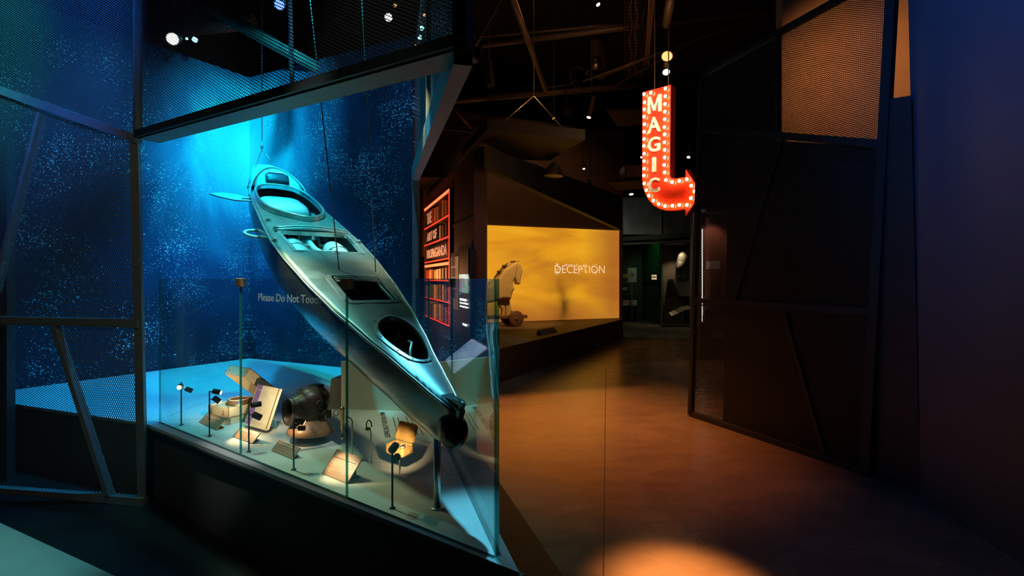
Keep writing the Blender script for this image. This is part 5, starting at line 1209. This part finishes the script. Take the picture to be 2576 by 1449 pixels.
es_ = thing('entrance_sign', 'small lit black sign reading DUCT CRAWL ENTRANCE on the green wall', 'sign', e0)
bm = new_bm(); bm_prism(bm, [V((e0.x, e0.y, e0.z)), V((e1_.x, e1_.y, e0.z)), e1_, V((e0.x, e0.y, e1_.z))], gn_ * .05); part('sign_board', bm, 'sign_board', es_)
ew = (V((e1_.x, e1_.y, 0)) - V((e0.x, e0.y, 0))).length
for k, s in enumerate(('DUCT CRAWL', 'ENTRANCE')):
    bm = text_bm(s, V((e0.x, e0.y, e0.z + .035 + (.095 if k == 0 else 0))) + gd_ * ew * .14 + gn_ * .052, gd_, Z, width=ew * .75, height=.07, depth=.003, fat=.02); part('lettering', bm, 'sign_lit', es_)
# green light leaking at the foot of the wall
spot('spot_green', (ong(1640, 600).x - .6, ong(1640, 600).y - 1.2, 3.4), (ong(1640, 650).x, ong(1640, 650).y, 1.9), (.15, 1, .2), 16, 60, .8)
spot('spot_far_floor', (3.4, 13.0, 4.6), (4.1, 15.6, 0), (.85, .75, .45), 60, 60, .7)
# notice on a stand
ns = thing('notice_stand', 'white notice board on a thin pole by the far doorway', 'notice', G(1590, 812))
nb0, nb1 = FP(1579, 710, 18.1), FP(1601, 673.5, 18.1); pz = G(1590, 812)
bm = new_bm(); bm_box(bm, ((nb0.x + nb1.x) / 2, 18.1, (nb0.z + nb1.z) / 2), X, Y, Z, nb1.x - nb0.x, .02, nb1.z - nb0.z); part('board', bm, 'white', ns)
bm = new_bm(); bm_tube(bm, [V((nb0.x * .5 + nb1.x * .5, 18.13, 0)), V((nb0.x * .5 + nb1.x * .5, 18.13, nb0.z + .05))], .015, 8); part('pole', bm, 'frame', ns)
bm = new_bm()
for k, (s, f) in enumerate((('VISIT', .3), ('UNCLAIMED', .6), ('SPACE', .38))): merge(bm, text_bm(s, V(((nb0.x + nb1.x) / 2 - (nb1.x - nb0.x) * f / 2, 18.085, nb1.z - .18 - .055 * k)), X, Z, width=(nb1.x - nb0.x) * f, height=.036, depth=.002, fat=.02))
part('lettering', bm, 'ink_black', ns)
bm = new_bm(); a_, b_ = FP(1562, 755, 18.6), FP(1591, 769, 18.6); bm_box(bm, ((a_.x + b_.x) / 2, 18.7, (a_.z + b_.z) / 2), X, Y, Z, b_.x - a_.x + .3, .25, a_.z - b_.z); cnt_ = thing('reception_counter', 'short dark counter with a white front band at the far doorway', 'counter', ((a_.x + b_.x) / 2, 18.7, 0)); part('front_band', bm, mat('lit_ledge', (.8, .72, .65), .6), cnt_); bm = new_bm(); bm_box(bm, ((a_.x + b_.x) / 2, 18.74, b_.z / 2), X, Y, Z, b_.x - a_.x + .3, .2, b_.z - .002); part('counter_body', bm, 'black', cnt_)
bm = new_bm(); a_ = FP(1562, 700, 19.2); bm_box(bm, (a_.x + .1, 19.2, 1.3), X, Y, Z, 1.3, .1, 2.6); struct('wall_far_left', bm, 'wall_charcoal')
for (v0, v1, m, lab, nm) in ((735, 715, 'black', 'dark sign board ending in ENTRANCE at the far doorway', 'direction_sign'), (699, 689, 'orange_sheet', 'ochre strip sign at the far doorway', 'strip_sign')):
    a_, b_ = FP(1540, v0, 19.1), FP(1581, v1, 19.1); bm = new_bm(); bm_box(bm, ((a_.x + b_.x) / 2, 19.12, (a_.z + b_.z) / 2), X, Y, Z, b_.x - a_.x, .02, b_.z - a_.z)
    if v0 == 735:
        dsn = thing(nm, lab, 'sign', ((a_.x + b_.x) / 2, 19.12, a_.z)); part('board', bm, m, dsn)
        bm = text_bm('ENTRANCE', V((a_.x + .02, 19.10, a_.z + .08)), X, Z, width=(FP(1577, v0, 19.1).x - a_.x - .02), height=.09, depth=.003); part('lettering', bm, mat('dim_lettering', (.5, .42, .32), .6, emit=(.5, .4, .3), es=.12), dsn)
    else: solo(nm, bm, m, lab, 'sign')
spot('spot_far_sign', (3.9, 16.2, 3.6), (4.1, 18.6, 1.2), (1, .85, .7), 12, 50, .8)

# vitrine with uniformed mannequin
vt = thing('glass_vitrine', 'tall far vitrine with a uniformed crouching figure and papers', 'showcase', (5.1, 17.0, 0))
VX0, VX1, VY0, VY1 = FP(1664, 700, 16.5).x, FP(1745, 700, 16.5).x, 16.5, 17.45
vz0, vz1 = FP(0, 818, 16.5).z, FP(0, 612, 16.5).z
bm = new_bm(); bm_prism(bm, [(VX0, VY0, 0), (VX1, VY0, 0), (VX1, VY1, 0), (VX0 + .2, VY1, 0)], Z * vz0); part('base', bm, 'frame_dark', vt)
bm = new_bm(); bm_box(bm, ((VX0 + .2 + VX1) / 2, VY1, (vz0 + vz1) / 2), X, Y, Z, VX1 - VX0 - .2, .04, vz1 - vz0); part('back_board', bm, mat('vitrine_lining', (.16, .11, .08), .7), vt)
bm = new_bm(); bm_prism(bm, [(VX0, VY0, vz1), (VX1, VY0, vz1), (VX1, VY1, vz1), (VX0 + .2, VY1, vz1)], Z * .05); part('top', bm, 'frame', vt)
for x in (VX0, VX0 + (VX1 - VX0) * .9):
    bm = new_bm(); bm_box(bm, (x, VY0, (vz0 + vz1) / 2), X, Y, Z, .03, .03, vz1 - vz0); part('edge_post', bm, 'frame', vt)
bm = new_bm(); bm_box(bm, ((VX0 + VX1) / 2, VY0 - .01, vz0 + .02), X, Y, Z, VX1 - VX0, .02, .04); part('sill', bm, 'steel', vt)
bm = new_bm(); bm_box(bm, ((VX0 + VX1) / 2, VY0, (vz0 + vz1) / 2), X, Y, Z, VX1 - VX0, .012, vz1 - vz0); part('front_glass', bm, 'glass', vt)
spot('spot_vitrine', ((VX0 + VX1) / 2 + .1, 16.8, vz1 - .1), ((VX0 + VX1) / 2 + .2, 17.2, 0.3), (1, .75, .5), 40, 95, .7)
def vq(u, v, D=17.0): return FP(u, v, D)
mq = thing('mannequin', 'headless mannequin in camouflage jacket bending forward inside the far vitrine', 'mannequin', vq(1725, 700))
bm = new_bm(); bm_tube(bm, [vq(1745, 640), vq(1732, 642), vq(1722, 650), vq(1716, 668), vq(1717, 690), vq(1724, 702)], [.30, .28, .22, .2, .22, .2], 16); part('jacket', bm, 'cloth', mq, smooth=True)
bm = new_bm(); bm_tube(bm, [vq(1714, 660, 16.85), vq(1708, 675, 16.8), vq(1709, 690, 16.8)], [.09, .08, .06], 12); sl = part('sleeve', bm, 'cloth', mq)
bm = new_bm(); bm_tube(bm, [vq(1709, 690, 16.8), vq(1711, 700, 16.8)], [.045, .02], 10); part('hand', bm, 'skin', mq)
bm = new_bm(); a_, b_ = vq(1687, 745, 17.1), vq(1745, 702, 17.1); bm_prism(bm, [V((a_.x, 16.9, b_.z)), V((b_.x, 16.9, b_.z)), V((b_.x, 16.9, a_.z)), V((a_.x + .25, 16.9, a_.z))], Y * .5); solo('duct_section', bm, 'frame', 'angular metal duct under the mannequin in the far vitrine', 'duct')
for i, (u, v) in enumerate(((1692, 789), (1700, 785), (1710, 780), (1718, 776), (1728, 774))):
    c = FP(u, v, 16.75); bm = new_bm(); bm_box(bm, c, V((1, 0, .25)), V((-.1, 1, .5)), V((0, -.5, 1)), .17, .22, .008)
    solo('document', bm, 'paper', ['leftmost sheet of paper on the sloped rack in the far vitrine', 'second paper from the left on the rack in the far vitrine', 'middle paper on the rack in the far vitrine', 'second paper from the right on the rack in the far vitrine', 'rightmost paper on the rack in the far vitrine'][i], 'paper', 'papers in the far vitrine')
bm = new_bm(); bm_bar(bm, FP(1688, 797, 16.8), FP(1735, 783, 16.8), .3, .02); 
for u in (1692, 1715): bm_tube(bm, [FP(u, 797, 16.8), V((FP(u, 797, 16.8).x, 16.8, vz0))], .01, 6)
solo('sloped_rack', bm, 'frame_dark', 'sloped black rack holding papers in the far vitrine', 'rack')
bm = new_bm(); bm_box(bm, (FP(1741, 700, 15.0).x, 15.0, 1.7), X, Y, Z, .08, .1, 3.4); struct('trim_6', bm, 'frame')

# ---- tilted touch table right behind the case
tt_ = thing('touch_table', 'sloped reading desk with a bright touch screen behind the aisle side glass', 'table', (-.45, 4.75, 0))
def td3(u, v, D): return AT(u, v, D)
qa, qb, qc, qd = td3(1120, 905, 4.75), td3(1187, 852, 4.95), td3(1222, 872, 4.7), td3(1139, 935, 4.35)
nrm = (qb - qa).cross(qd - qa).normalized(); nrm = nrm if nrm.z > 0 else -nrm
def sky_build(nt):
    tc = N_(nt, 'ShaderNodeTexCoord'); n1 = N_(nt, 'ShaderNodeTexNoise'); n1.inputs['Scale'].default_value = 6; nt.links.new(tc.outputs['Object'], n1.inputs[0])
    return ramp(nt, n1.outputs['Fac'], [(.3, (.22, .32, .55)), (.7, (.45, .52, .78))]), 1.1
M['touch'] = emission_screen('touch_screen', sky_build)
bm = new_bm(); bm_prism(bm, [qa, qb, qc, qd], nrm * -.02); part('touch_screen', bm, 'touch', tt_)
c4 = (qa + qb + qc + qd) / 4; big = [c4 + (q - c4) * 1.12 - nrm * .021 for q in (qa, qb, qc, qd)]
bm = new_bm(); bm_prism(bm, big, V((0, 0, -.14))); part('desk', bm, 'wall_brown', tt_)
bm = new_bm(); bm_prism(bm, [c4 + (q - c4) * .5 - nrm * .03 - Z * .13 for q in (qa, qb, qc, qd)], Z * -(c4.z - .2)); bmesh.ops.translate(bm, verts=bm.verts, vec=(0, 0, 0))
for v in bm.verts:
    if v.co.z < .35: v.co.z = 0
part('pedestal', bm, 'black', tt_)
bm = new_bm(); l = td3(1065, 700, 6.3); bm_box(bm, (AT(1056, 700, 6.2).x, 6.25, 1.35), X, Y, Z, .09, .03, .8); solo('wall_text_board', bm, 'frame_dark', 'narrow dark text panel on the wall end right of the mural', 'panel')

# pale lit platform cut by the lower left corner
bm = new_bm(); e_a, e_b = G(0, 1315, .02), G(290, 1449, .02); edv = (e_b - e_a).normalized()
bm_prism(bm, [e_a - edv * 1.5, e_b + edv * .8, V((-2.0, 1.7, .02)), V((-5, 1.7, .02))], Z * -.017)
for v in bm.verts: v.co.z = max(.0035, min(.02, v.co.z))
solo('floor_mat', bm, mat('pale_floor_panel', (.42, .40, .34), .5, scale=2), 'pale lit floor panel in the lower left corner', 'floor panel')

# ================================================================== ceiling services
def pipe(name, a, b, r, label, m='pipe', cat='pipe', group=None, ext=0.0):
    a = V(a); b = V(b); d = (b - a).normalized(); a = a - d * ext; b = b + d * ext
    bm = new_bm(); bm_tube(bm, [a, b], r, 12); return solo(name, bm, m, label, cat, group, loc=(a + b) / 2)
pipe('ceiling_pipe', AT(1160, 120, 8.0), AT(1990, 18, 8.0), .045, 'long horizontal brown pipe crossing over the aisle')
pipe('ceiling_pipe', AT(1125, 255, 9.2), AT(1600, 215, 9.2), .05, 'horizontal pipe with lamps clamped to it above the hanging panels')
pipe('ceiling_pipe', AT(1283, -20, 6.6), AT(1372, 225, 9.0), .045, 'slanting brown pipe running back from the top edge of the ceiling')
pipe('ceiling_pipe', AT(1690, -25, 5.9), AT(1676, 62, 6.7), .05, 'short thick pipe end above the sign')
pipe('ceiling_strut', AT(1265, -10, 7.2), AT(1160, 178, 8.4), .03, 'dark diagonal strut just right of the overhead hood', 'frame_dark', 'strut')
pipe('ceiling_pipe', AT(1170, 95, 8.3), AT(1640, 55, 8.3), .02, 'thin conduit above the long pipe')
pipe('ceiling_conduit', AT(1465, 205, 7.6), AT(1980, 15, 6.9), .014, 'thin light conduit rising to the right past the sign')
pipe('ceiling_conduit', AT(1520, 190, 7.7), AT(1650, 140, 7.5), .012, 'short parallel conduit left of the sign lamps')
pipe('ceiling_conduit', AT(1555, 210, 8.8), AT(1745, 105, 7.5), .012, 'thin conduit passing behind the sign hangers')
pipe('ceiling_strut', AT(1060, 320, 10.5), AT(1190, 330, 10.5), .03, 'far strut level with the hood corner', 'frame_dark', 'strut')
pipe('ceiling_strut', AT(1128, 255, 9.6), AT(1187, 322, 9.6), .03, 'far diagonal brace below the lamp pipe', 'pipe', 'strut')
pipe('ceiling_column', AT(1510, 100, 9.5), AT(1512, 195, 9.5), .09, 'fat vertical duct stub above the round downlight', 'wall_brown', 'duct')
# cable trays: basket tray and a slotted rail
tray = thing('cable_tray', 'wire basket cable tray hanging vertically above the sign', 'cable tray', AT(1600, 120, 7.8))
ta0, ta1, tb0, tb1 = AT(1572, -10, 7.4), AT(1640, -10, 7.4), AT(1572, 190, 8.6), AT(1630, 190, 8.6)
bm = new_bm()
for k in range(9): f = k / 8; bm_tube(bm, [ta0.lerp(ta1, f), tb0.lerp(tb1, f)], .004, 5)
for k in range(26): f = k / 25; bm_tube(bm, [ta0.lerp(tb0, f), ta1.lerp(tb1, f)], .004, 5)
part('basket', bm, 'pipe', tray)
for f in (.25, .45, .75):
    bm = new_bm(); pts = [ta0.lerp(ta1, f).lerp(tb0.lerp(tb1, f), k / 10) + V((.02 * math.sin(k * 1.7 + f * 9), .03, 0)) for k in range(11)]; bm_tube(bm, pts, .012, 8); part('cable_bundle', bm, mat('copper_cable', (.5, .25, .12), .4, .5), tray)
rl = thing('slotted_rail', 'slotted metal rail beside the basket tray above the sign', 'rail', AT(1636, 60, 7.2))
ra_, rb_ = AT(1640, -10, 6.6), AT(1626, 165, 7.8); bm = new_bm(); rx = X * .03
for s_ in (-1, 1): bm_bar(bm, ra_ + rx * s_, rb_ + rx * s_, .012, .02)
n_ = 34
for k in range(n_): p = ra_.lerp(rb_, k / n_); bm_bar(bm, p - rx, p + rx, .02, .012, up=Y)
part('rail', bm, mat('lit_rail', (.6, .35, .2), .4, .6), rl)

# round downlight and the spots
def can(name, p, dr, r, L, lens, label, body='black', group=None, arm=None, hang=True):
    p = V(p); dr = V(dr).normalized(); t = thing(name, label, 'lamp', p, group)
    bm = new_bm(); bm_lathe(bm, p - dr * L, dr, [(0, r * .75), (.01, r * .85), (L - .01, r), (L, r), (L - .005, r * .9), (L - .02, r * .85)], 18); part('housing', bm, body, t)
    bm = new_bm(); bm_lathe(bm, p - dr * .004, dr, [(0, r * .8), (.003, r * .78)], 18); part('lens', bm, lens, t)
    top = p - dr * L * .6
    bm = new_bm(); bm_tube(bm, [top, V((top.x, top.y, CEIL))] if hang else [top, top + Z * (arm or .25)], .006 if hang else .01, 6); part('yoke', bm, body, t)
    return t
dl = thing('round_downlight', 'round downlight with a shiny orange reflector rim in the dark ceiling', 'lamp', AT(1497, 183, 9.0))
c = AT(1497, 183, 9.0)
bm = new_bm(); bm_lathe(bm, c, Z, [(.0, .135), (.0, .15), (.012, .15), (.012, .135)], 32)
bm_lathe(bm, c, Z, [(.25, .09), (.18, .11), (.0, .135)], 32); part('reflector', bm, 'brass', dl)
bm = new_bm(); bm_lathe(bm, c + Z * .2, -Z, [(0, .08), (.01, .07)], 24); part('lens', bm, mat('amber_lens', (1, .6, .3), .4, emit=(1, .45, .12), es=1.2), dl)
bm = new_bm(); bm_tube(bm, [c + Z * .25, c + Z * .9], .09, 16); part('housing', bm, 'wall_brown', dl)
bm = new_bm(); bm_tube(bm, [c + V((-.14, 0, .02)), c + V((-.3, 0, .1)), c + V((-.42, 0, .05)), c + V((-.4, 0, -.15)), c + V((-.3, 0, -.3)), c + V((-.28, 0, -.1)), c + V((-.45, 0, -.2)), c + V((-.8, 0, -.25)), c + V((-1.2, .1, -.2))], .008, 6); part('flex', bm, 'pipe', dl)

can('spotlight', AT(1678, 142, 7.0), (-.3, -.75, -.9), .085, .2, 'lens_orange', 'amber spotlight just above the white one over the sign')
can('spotlight', AT(1676, 182, 7.0), (-.1, -.6, -.9), .055, .16, 'lens_white', 'white spotlight right above the top of the sign')
spot('spot_sign', (2.0, 6.2, 4.9), (1.75, 6.5, 3.0), (1, .7, .5), 8, 50, .6)
can('spotlight', AT(1481, 296, 8.6), (-.25, -.2, -1), .04, .38, 'lens_white', 'slender tube spotlight left of the sign hanging under the lamp pipe', 'pipe')
can('spotlight', AT(1426, 282, 9.0), (.0, -.5, -1), .09, .3, 'black', 'unlit dark spotlight under the lamp pipe')
can('spotlight', AT(1393, 298, 9.5), (.6, -.3, -1), .03, .12, 'lens_orange', 'tiny lit spotlight beside a hanging panel wire')
can('spotlight', AT(1235, 215, 7.8), (.12, -.3, -1), .06, .42, 'black', 'long dark tubular spotlight at left under the long pipe', 'pipe')
can('spotlight', AT(1505, 12, 8.3), (.5, -.4, -1), .04, .16, 'lens_warm', 'small lit spotlight at the top edge of the ceiling')
can('spotlight', AT(1732, 396, 9.6), (-.3, -.5, -1), .035, .14, 'lens_white', 'small lit spotlight between the sign and the screen wall')
can('spotlight', AT(1614, 396, 12), (-.3, -.5, -1), .035, .14, 'lens_white', 'small lit spotlight peeking out left of the sign letters')
can('spotlight', AT(1588, 489, 14.5), (0, -.3, -1), .07, .12, 'lens_white', 'bright round spotlight over the metal panels')
can('spotlight', AT(1469, 425, 12.5), (.1, -.4, -1), .035, .2, 'lens_warm', 'dim small spotlight over the projection niche')
can('spotlight', AT(1139, 216, 9.0), (-.6, -.6, -.6), .03, .12, 'lens_cyan', 'pin sized cyan spotlight right of the overhead hood edge')
# lamps seen through the hood
hl = [((434, 98), 5.6, 'lens_white', 'pinkish white lamp seen through the hood at upper left', .07), ((490, 100), 5.8, 'lens_cyan', 'cyan lamp beside the white lamp seen through the hood', .035), ((470, 97), 5.8, 'lens_cyan', 'small dim lamp between the white and cyan lamps', .018),
      ((703, 12), 5.2, 'lens_blue', 'deep blue lamp at the top edge seen through the hood', .055), ((977, 44), 5.4, 'lens_white', 'white lamp seen through the hood near its right end', .045), ((994, 14), 5.6, 'lens_orange', 'tiny orange lamp above the white one in the hood', .02),
      ((1070, 39), 5.4, 'lens_orange', 'upper orange lamp by the right corner of the hood', .03), ((1061, 71), 5.4, 'lens_cyan', 'upper cyan lamp by the right corner of the hood', .026), ((1056, 94), 5.4, 'lens_cyan', 'lower cyan lamp by the right corner of the hood', .026), ((1047, 119), 5.4, 'lens_orange', 'lower orange lamp by the right corner of the hood', .03)]
for (uv_, D, lens, lab, r) in hl:
    p = AT(*uv_, D); can('spotlight', p, (-p.x * .6, -p.y, -(p.z - 1.2) * 1.0), r, r * 3.2, lens, lab, 'black', None, .4)
# truss members above the case
pipe('ceiling_truss', AT(520, 15, 6.2), AT(830, 190, 6.2), .07, 'blue lit diagonal truss member seen through the hood', 'frame', 'truss')
pipe('ceiling_truss', AT(350, 85, 6.6), AT(640, 55, 6.6), .09, 'pale sloping beam seen through the hood at left', 'frame', 'truss')
pipe('ceiling_truss', AT(728, -20, 4.6), AT(735, 215, 4.6), .02, 'thin vertical hanger seen through the hood', 'frame', 'truss')
pipe('ceiling_cable', AT(770, 5, 6.4), AT(905, 85, 6.4), .008, 'orange lit cable seen through the hood', 'pipe', 'cable')

# hanging baffles
def baffle(name, pts, z, label, thick=.14, wires=()):
    P_ = [G(u, v, z) for u, v in pts]; t = thing(name, label, 'ceiling panel', P_[0])
    bm = new_bm(); bm_prism(bm, P_, Z * thick); part('panel', bm, 'black', t)
    for a, b in wires: bm = new_bm(); bm_tube(bm, [a, b], .005, 5); part('wire_rope', bm, 'cable', t)
    return t
ap_ = AT(1343, 242, 7.2); a1_, a2_ = AT(1256, 312, 7.0), AT(1424, 330, 7.3); a1_.z = a2_.z = 3.49
baffle('ceiling_baffle', [(1161, 395), (1380, 405), (1472, 352), (1225, 327)], 3.35, 'large black slanted panel hanging in front of the projection niche', .14, [(ap_, a1_), (ap_, a2_), (ap_, V((ap_.x, ap_.y, CEIL)))])
bq = AT(1077, 408, 10.4)
baffle('ceiling_baffle', [(1040, 478), (1148, 478), (1166, 446), (1048, 446)], 3.45, 'small black panel hanging above the bookcase', .05, [(bq, V((bq.x - .15, bq.y, 3.5))), (bq, V((bq.x + .3, bq.y, 3.5))), (bq, V((bq.x, bq.y, CEIL)))])
# projector shelves left of the sign
for (u, v, D, lab) in ((1560, 300, 10.5, 'upper ceiling shelf left of the sign'), (1560, 470, 11.0, 'lower ceiling shelf holding the projector')):
    p = AT(u, v, D); bm = new_bm(); bm_prism(bm, [p + V((-.35, -.5, 0)), p + V((.75, -.5, .05)), p + V((.75, .5, .05)), p + V((.05, .5, 0))], Z * .04); solo('ceiling_shelf', bm, 'wall_brown', lab, 'shelf')
p = AT(1590, 437, 10.8); prj = thing('projector', 'square projector with a grille hanging left of the sign', 'projector', p)
bm = new_bm(); bm_box(bm, p + V((.1, 0, 0)), X, Y, Z, .6, .5, .26, .01); part('housing', bm, 'bakelite', prj)
bm = new_bm(); bm_box(bm, p + V((-.06, -.255, 0)), X, Y, Z, .26, .02, .22, .004); part('grille', bm, 'pipe', prj)
bm = new_bm(); bm_tube(bm, [p + V((-.25, -.1, .12)), p + V((-.45, -.15, .05)), p + V((-.55, -.15, -.1)), p + V((-.4, -.15, -.2)), p + V((-.28, -.15, -.19))], .02, 8); part('cable_loop', bm, mat('red_cable', (.4, .08, .05), .5), prj)
pd = thing('dome_lamp', 'small half dome lamp hanging under the large black panel', 'lamp', AT(1393, 445, 8.5))
c = AT(1393, 443, 8.5); bm = new_bm(); bm_lathe(bm, c, Z, [(0, .17), (.06, .165), (.13, .12), (.19, .06), (.21, .02)], 24, ex=.8); part('shade', bm, 'bakelite', pd)
bm = new_bm(); bm_tube(bm, [c + Z * .2, V((c.x, c.y, CEIL))], .006, 6); part('suspension', bm, 'pipe', pd)
